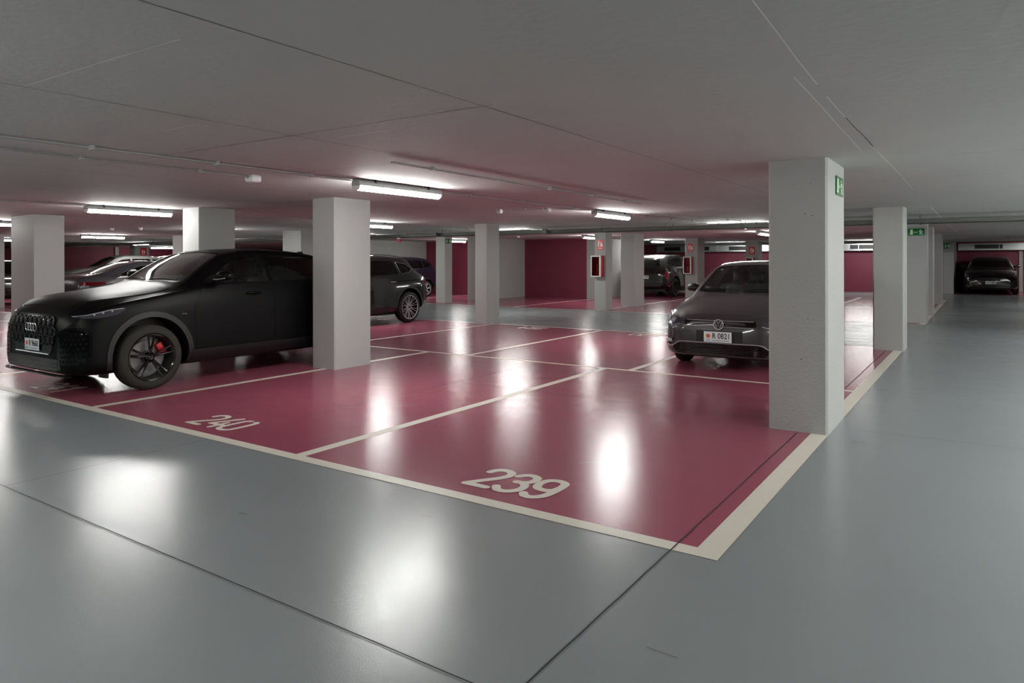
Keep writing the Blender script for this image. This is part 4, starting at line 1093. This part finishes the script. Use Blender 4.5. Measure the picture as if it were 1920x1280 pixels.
        bm = bmesh.new(); tube(bm, [b.point(u, v, 30, sg, .011)[0] for u, v in catmull([(.47,.60),(.56,.585),(.70,.59),(.79,.655)], 4)], .005, 5); o = mesh_obj('daylight_strip', bm, LOGO, None, True); COL.objects.unlink(o); b.add(o)
        b.patch('fog_light_recess', fillet([(.58,.405),(.74,.41),(.76,.33),(.66,.315)], .02), 22, GBLK, off=.005, th=.012, side=sg, res=.04)
        c, n = b.point(.67, .37, 22, sg, .012); bm = bmesh.new()
        box(bm, -.05, .05, -.004, .004, -.022, .022, .003); o = mesh_obj('fog_light', bm, LENS, None); COL.objects.unlink(o); b.add(o); o.location = (c.x, c.y-L/2, c.z); o.rotation_euler.z = sg*.5
        b.patch('tail_light', fillet([(.50,.84),(.50,.98),(.72,.98),(.74,.86)], .02), 145, TAIL, off=.008, th=.02, side=sg)
    mirror_pod(b, 1.34, .955, .66, BLK)
    for x0, x1 in ((-.56, -.05), (.02, .55)):
        pts = [b.point(x0+(x1-x0)*i/8, 1.0+.018*math.sin(PI*i/8), 'front', off=.014)[0] for i in range(9)]
        bm = bmesh.new(); tube(bm, pts, .009, 6); o = mesh_obj('wiper', bm, BLK, None); COL.objects.unlink(o); b.add(o)
    # paper stickers inside the screen
    for u, v_, s_, m_ in ((-.55, 1.06, .03, WHITES), (-.49, 1.04, .022, PLATEB), (-.46, 1.31, .02, WHITES)):
        c, n = b.point(u, v_, 'front', off=-.012); t = Vector((1, 0, 0)); up_ = n.cross(t).normalized(); q = [c+t*s_*a+up_*s_*.7*d for a, d in ((-1,-1),(1,-1),(1,1),(-1,1))]
        o = pydata('screen_sticker', q, [(0, 1, 2, 3)], m_); COL.objects.unlink(o); b.add(o)
    interior(b, 1.08, 1.75, .36, .70, 1, 2.45, 1.25)
    underside(b, .3, 3.6, .8, .2)
    for sg in (-1, 1):
        wheel(b, 'hatch', sg*.74, yf, r, .21, .19, (5, 'double'), ALLOY, RUB, None, True); wheel(b, 'hatch', sg*.74, yr, r, .21, .19, (5, 'double'), ALLOY)
car_hatch()

# ---- generic car for the ones farther back
def suv_table(L, W, H, coupe=0):
    k = L/4.7; h = H/1.66; hw = W/2
    T = dict(
     zb=[(0,.28),(.05,.25),(.5,.24),(4.0,.26),(4.45,.34),(4.7,.42)],
     hw=[(0,.70),(.04,.80),(.1,.88),(.25,.95),(.6,.985),(.9,1),(3.8,1),(4.3,.985),(4.5,.95),(4.62,.88),(4.7,.80)],
     zs=[(0,.62),(.05,.74),(.12,.82),(.3,.90),(.6,.96),(1.2,1.05),(1.8,1.10),(3.2,1.13),(4.0,1.15),(4.45,1.13),(4.6,1.08),(4.7,.9)],
     ws=[(0,.62),(.05,.74),(.12,.82),(.3,.90),(.6,.925),(1.6,.93),(3.2,.93),(4.1,.91),(4.5,.86),(4.62,.80),(4.7,.72)],
     zt=[(0,.76),(.04,.86),(.1,.93),(.25,1.0),(.6,1.07),(1.1,1.12),(1.3,1.15),(1.5,1.25),(1.8,1.43),(2.0,1.54),(2.2,1.60),(2.6,1.65),(3.2,1.65),(3.8,1.62),(4.15,1.56),(4.3,1.50-.1*coupe),(4.45,1.36-.08*coupe),(4.55,1.2),(4.62,1.1),(4.7,.95)],
     wt=[(0,.5),(.1,.62),(.3,.70),(1.2,.77),(1.35,.775),(1.7,.71),(2.1,.655),(2.6,.645),(3.8,.635),(4.3,.63),(4.5,.66),(4.7,.60)],
     cr=[(0,.04),(.3,.05),(1.3,.04),(2.1,.045),(4.2,.045),(4.7,.03)])
    for f in ('zb','zs','zt'): T[f] = [(y, z*h if z > .5 else z) for y, z in T[f]]
    for f in ('hw','ws','wt'): T[f] = [(y, v*hw) for y, v in T[f]]
    return scale_y(T, k)
def saloon_table(L, W, H, fast=0):
    k = L/4.7; h = H/1.43; hw = W/2
    T = dict(
     zb=[(0,.22),(.05,.19),(.5,.18),(4.1,.2),(4.7,.34)],
     hw=[(0,.66),(.04,.78),(.1,.87),(.25,.94),(.6,.98),(.9,1),(3.8,1),(4.3,.97),(4.5,.93),(4.62,.87),(4.7,.78)],
     zs=[(0,.54),(.05,.62),(.12,.67),(.3,.74),(.6,.80),(1.2,.88),(1.8,.93),(3.2,.97),(4.0,1.0),(4.45,1.0),(4.62,.97),(4.7,.86)],
     ws=[(0,.58),(.05,.72),(.12,.80),(.3,.87),(.6,.90),(1.6,.92),(3.2,.92),(4.1,.89),(4.5,.83),(4.7,.70)],
     zt=[(0,.62),(.04,.68),(.1,.72),(.3,.79),(.7,.87),(1.15,.93),(1.35,.96),(1.5,1.03),(1.85,1.22),(2.15,1.36),(2.4,1.41),(2.8,1.43),(3.2,1.40),(3.6,1.30),(3.9,1.20 if fast else 1.16),(4.15,1.13 if fast else 1.06),(4.4,1.08 if fast else 1.045),(4.58,1.05 if fast else 1.03),(4.66,.98),(4.7,.90)],
     wt=[(0,.48),(.1,.60),(.3,.68),(1.2,.77),(1.4,.78),(1.8,.68),(2.3,.60),(2.8,.58),(3.4,.58),(3.8,.62),(4.2,.70),(4.6,.68),(4.7,.60)],
     cr=[(0,.03),(.3,.04),(1.3,.035),(2.3,.04),(3.8,.035),(4.7,.02)])
    for f in ('zb','zs','zt'): T[f] = [(y, z*h if z > .5 else z) for y, z in T[f]]
    for f in ('hw','ws','wt'): T[f] = [(y, v*hw) for y, v in T[f]]
    return scale_y(T, k)
def generic(kind, loc, rz, L, W, H, paint, label, r=.36, rim=.25, rim_m=ALLOY, style=(5, 'double'), glass=GLASSD, hollow=True, wr=0, chrome=False, roof=None, rails=False, plates=None, rear='h', coupe=0, key=None, group=None, lens=LENS, seats=True, mirrors=True):
    root = empty('car', loc, rz, label, 'car', group); k = L/4.7; hw = W/2
    T = suv_table(L, W, H, coupe) if kind == 'suv' else saloon_table(L, W, H, kind == 'fast'); h = H/(1.66 if kind == 'suv' else 1.43)
    b = Body('g', T, L, root); yf, yr = .90*k, 3.76*k+wr
    if kind == 'suv':
        zb_ = 1.15; f = [(1.68,1.14),(2.0,1.37),(2.25,1.47),(2.62,1.50),(2.62,1.15)]
        q = [(2.70,1.155),(2.70,1.505),(3.55,1.49),(3.62,1.18)]; q2 = [(3.68,1.185),(3.63,1.48),(3.95,1.45),(4.22,1.33),(4.15,1.26)] if not coupe else [(3.68,1.185),(3.63,1.48),(3.95,1.42),(4.12,1.30),(4.0,1.22)]
        wsp = [(-.70,1.175),(.70,1.175),(.58,1.54),(0,1.575),(-.58,1.54)]; rwp = [(-.60,1.20),(.60,1.20),(.53,1.50),(-.53,1.50)]
        fy = (1.0, 2.25); door0 = .42; dz = 1.10
    else:
        f = [(1.75,1.0),(2.05,1.15),(2.4,1.27),(2.72,1.30),(2.72,.995)]; q = [(2.78,.995),(2.78,1.30),(3.1,1.29),(3.4,1.20),(3.75,1.07),(3.6,1.02)]; q2 = None
        wsp = [(-.70,.98),(.70,.98),(.56,1.34),(0,1.37),(-.56,1.34)]; rwp = [(-.58,1.09),(.58,1.09),(.50,1.36),(-.50,1.36)]
        fy = (1.0, 2.45); door0 = .32; dz = .95
    sc = lambda P, horiz=1: [(p[0]*horiz, p[1]*h) for p in P]
    f, q = fillet(sc(f, k), .03), fillet(sc(q, k), .04); wsp, rwp = fillet(sc(wsp, hw), .05), fillet(sc(rwp, hw), .05)
    q2 = fillet(sc(q2, k), .03) if q2 else None
    cuts = [(f,'x',-2,2),(q,'x',-2,2),(wsp,'y',fy[0]*k,fy[1]*k),(rwp,'y',3.05*k if kind != 'suv' else 3.9*k,L+1)]
    if q2: cuts.append((q2,'x',-2,2))
    if not hollow: cuts = []
    b.shell('body_shell', paint, [(yf,r+.02,r+.07,hw,.28),(yr,r+.02,r+.07,hw,.28)], (1.38*k,(4.3 if kind == 'suv' else 3.95)*k,.45*h) if hollow else None, cuts)
    off = -.005 if hollow else .003
    b.patch('windscreen', wsp, 'front', GLASS if glass is GLASS else glass, off=off, th=.003, res=.1)
    b.patch('rear_window', rwp, 'rear', glass, off=off, th=.003, res=.1)
    b.patch('front_side_window', f, 'side', glass, off=off, th=.003, mirror=True, res=.1)
    b.patch('rear_side_window', q, 'side', glass, off=off, th=.003, mirror=True, res=.1)
    if q2: b.patch('quarter_window', q2, 'side', glass, off=off, th=.003, mirror=True, res=.1)
    b.patch('front_door', fillet([(1.45*k,door0),(1.42*k,dz*.8*h),(1.6*k,dz*h),(2.65*k,(dz+.02)*h),(2.66*k,door0)], .05), 'side', paint, off=.004, mirror=True, res=.12)
    b.patch('rear_door', fillet([(2.69*k,door0),(2.68*k,(dz+.02)*h),(3.6*k,(dz+.03)*h),(3.55*k,.95*h),(3.33*k,.8*h),(3.25*k,.5),(3.22*k,door0)], .05), 'side', paint, off=.004, mirror=True, res=.12)
    b.patch('bonnet', fillet([(-.58*hw,.16),(.58*hw,.16),(.70*hw,.5),(.74*hw,1.25*k),(0,1.28*k),(-.74*hw,1.25*k),(-.70*hw,.5)], .06), 'top', paint, off=.005, res=.12)
    if chrome:
        for sg in (-1, 1):
            line = q if kind != 'suv' else (q2 or q)
            bm = bmesh.new()
            pl = [p for p in line]; pts = [b.point(p[0], p[1], 'side', sg, .008)[0] for p in pl]
            if kind == 'suv': pts = pts[:len(pts)//2+3] if False else pts
            tube(bm, pts+[pts[0]], .009 if kind == 'fast' else .005, 6, False); o = mesh_obj('window_chrome', bm, CHROME, None, True); COL.objects.unlink(o); b.add(o)
    if kind == 'suv':
        arch_ring(b, yf, r+.02, r+.07, r+.115, BLKT, .29); arch_ring(b, yr, r+.02, r+.07, r+.115, BLKT, .29)
        b.patch('side_skirt', fillet([(1.42*k,.28),(1.42*k,.41),(3.2*k,.41),(3.2*k,.28)], .03), 'side', BLK, off=.012, th=.02, mirror=True, res=.12)
        b.patch('tailgate', fillet([(-.72*hw,.66),(.72*hw,.66),(.75*hw,1.05*h),(.66*hw,1.12*h),(-.66*hw,1.12*h),(-.75*hw,1.05*h)], .04), 'rear', paint, off=.006, th=.015, res=.12)
        b.patch('rear_bumper', fillet([(-.85*hw,.38),(.85*hw,.38),(.88*hw,.60),(-.88*hw,.60)], .05), 'rear', BLKT, off=.01, th=.02, res=.12)
    else:
        b.patch('boot_lid', fillet([(-.66*hw,.60),(.66*hw,.60),(.68*hw,.95*h),(-.68*hw,.95*h)], .04), 'rear', paint, off=.006, th=.015, res=.12)
        b.patch('rear_bumper', fillet([(-.8*hw,.32),(.8*hw,.32),(.84*hw,.5),(-.84*hw,.5)], .05), 'rear', BLKT, off=.008, th=.02, res=.12)
    zl = (.80 if kind == 'suv' else .66)*h
    b.patch('grille', fillet([(-.34*hw-.1,zl+.03),(.34*hw+.1,zl+.03),(.30*hw,zl-.20),(-.30*hw,zl-.20)], .03), 'front', GBLK, off=.006, th=.015)
    b.patch('lower_intake', fillet([(-.7*hw,.42),(.7*hw,.42),(.62*hw,.30),(-.62*hw,.30)], .03), 'front', GBLK, off=.006, th=.015)
    zr = (.98 if kind == 'suv' else .86)*h
    for sg in (-1, 1):
        b.patch('headlight', fillet([(.62*hw,zl+.02),(.95*hw,zl+.09),(1.1*hw,zl+.08),(1.05*hw,zl),(.7*hw,zl-.05)], .02), 40, lens, off=.006, th=.012, side=sg)
        TL = TAIL
        if rear == 'w': TL = mat('tail_dark_red', (.34, .015, .04), .12, coat=1)
        if rear == 'v': tp = [(.70*hw,.72*h),(.70*hw,1.0*h),(.82*hw,1.02*h),(.84*hw,.72*h)]
        elif rear == 'w': tp = [(.60*hw,zr-.04),(.62*hw,zr+.035),(1.12*hw,zr+.04),(1.13*hw,zr-.03),(.9*hw,zr-.06)]
        else: tp = [(.60*hw,zr-.07),(.62*hw,zr+.05),(.84*hw,zr+.06),(.82*hw,zr-.04)]
        b.patch('tail_light', fillet(tp, .02), 138, TL, off=.010, th=.02, side=sg)
        if rear == 'v': b.patch('rear_reflector', fillet([(.80*hw,.42),(.80*hw,.60),(.85*hw,.60),(.85*hw,.42)], .008), 138, TAIL, off=.016, th=.02, side=sg)
        for yy in (2.35*k, 3.35*k):
            p, n = b.point(yy, (1.0 if kind == 'suv' else .86)*h, 'side', sg, .016); bm = bmesh.new()
            tube(bm, [(0, -.10, 0), (sg*.015, -.07, 0), (sg*.015, .06, 0), (0, .10, 0)], [.008, .014, .014, .008], 6); o = mesh_obj('door_handle', bm, CHROME if chrome else paint, None, True, 60); COL.objects.unlink(o); b.add(o); o.location = (p.x, p.y-L/2, p.z)
    if roof:
        b.patch('roof_panel', fillet([(-.60*hw,2.1*k),(.60*hw,2.1*k),(.61*hw,3.0*k),(.60*hw,4.22*k),(-.60*hw,4.22*k),(-.61*hw,3.0*k)], .08), 'top', roof, off=.006, th=.02, res=.12, label='pale roof panel')
    if rails:
        for sg in (-1, 1):
            pts = [b.point(sg*.60*hw, y, 'top', off=.03 if i not in (0, 16) else 0)[0] for i, y in enumerate([2.25*k+1.75*k*i/16 for i in range(17)])]
            bm = bmesh.new(); tube(bm, pts, .013, 6); o = mesh_obj('roof_rail', bm, CHROME if chrome else BLK, None, True); COL.objects.unlink(o); b.add(o)
    if mirrors: mirror_pod(b, 1.78*k, (1.12 if kind == 'suv' else .98)*h, hw*.83, paint)
    if plates:
        if 'f' in plates: plate(b, plates['f'], 0, .50 if kind == 'suv' else .42, 'front')
        if 'r' in plates: plate(b, plates['r'], 0, .78 if kind == 'suv' else .45, 'rear')
    if hollow and seats: interior(b, 1.42*k, 2.35*k, (.50 if kind == 'suv' else .34)*h, hw*.85, 1, 3.2*k if kind == 'suv' else None, 0)
    underside(b, .35, L-.4, hw, .26 if kind == 'suv' else .2)
    key = key or label
    for sg in (-1, 1):
        wheel(b, key, sg*(hw-.11), yf, r, rim, .22, style, rim_m); wheel(b, key, sg*(hw-.11), yr, r, rim, .22, style, rim_m)
    return b
def paint(n, rgb, rough=.25, metal=.2, coat=1): return mat(n, rgb, rough, metal=metal, coat=coat)
generic('suv', (-12.07, 8.40+2.33, 0), 0, 4.66, 1.88, 1.59, paint('gloss_black_paint', (.025, .028, .028), .15, .1), 'glossy black SUV with silver multi-spoke wheels behind the pale pillar', r=.36, rim=.275, style=(10, 'y'), chrome=True, coupe=1, rails=True, glass=GLASSD, wr=.14)
generic('suv', (-19.42, 18.15+2.07, 0), 0, 4.14, 1.74, 1.62, paint('dark_blue_paint', (.06, .06, .12)), 'dark blue hatchback with silver wheels beside the greenish pillar', r=.31, rim=.215, glass=GLASSD)
generic('suv', (-11.05, 25.75+2.3, 0), PI, 4.6, 1.88, 1.68, paint('black_green_paint', (.02, .025, .022), .15, .1), 'black SUV with a pale roof, seen from behind left of the second fire cabinet', r=.37, rim=.26, rim_m=DKMET, roof=paint('pale_roof', (.80, .81, .80), .3, 0), rails=True, rear='v', plates={'r': 'R 7588'}, glass=GLASSD)
generic('suv', (.25, 34.95+2.35, 0), 0, 4.7, 1.93, 1.60, paint('black_paint', (.02, .02, .022), .15, .1), 'black SUV parked nose out before the red wall at the end of the right aisle', r=.37, rim=.26, rim_m=GBLK, plates={'f': 'P 9661'}, glass=GLASSD, coupe=1, hollow=False, lens=LENSD)
generic('fast', (-19.42, 8.45+2.35, 0), PI, 4.7, 1.84, 1.46, paint('slate_paint', (.27, .27, .29)), 'dark grey fastback with red tail light, chrome window trim, behind the big SUV bonnet', chrome=True, rear='w', glass=GLASSD, r=.34, rim=.24)
generic('saloon', (-16.0, 8.25+2.3, 0), PI, 4.6, 1.76, 1.52, paint('silver_paint', (.66, .66, .68), .25, .2), 'silver grey saloon tucked between the fastback and the big black SUV', rear='w', glass=GLASSD, r=.32, rim=.22)
generic('suv', (-32.95, 14.2+2.3, 0), 0, 4.6, 1.85, 1.72, paint('light_silver_paint', (.72, .72, .70), .3, .4), 'distant light silver SUV roof above the dark fastback', rails=True, glass=GLASS, r=.36, rim=.25, chrome=True, mirrors=False)
generic('suv', (-36.0, 18.2+2.3, 0), 0, 4.6, 1.85, 1.74, MATS['black_paint'], 'distant black SUV roof right of the light silver one', glass=GLASSD, hollow=False)
generic('suv', (-27.5, 8.4+2.2, 0), PI, 4.4, 1.82, 1.5, MATS['gloss_black_paint'], 'sliver of a black car between the two leftmost pillars', glass=GLASSD, hollow=False)
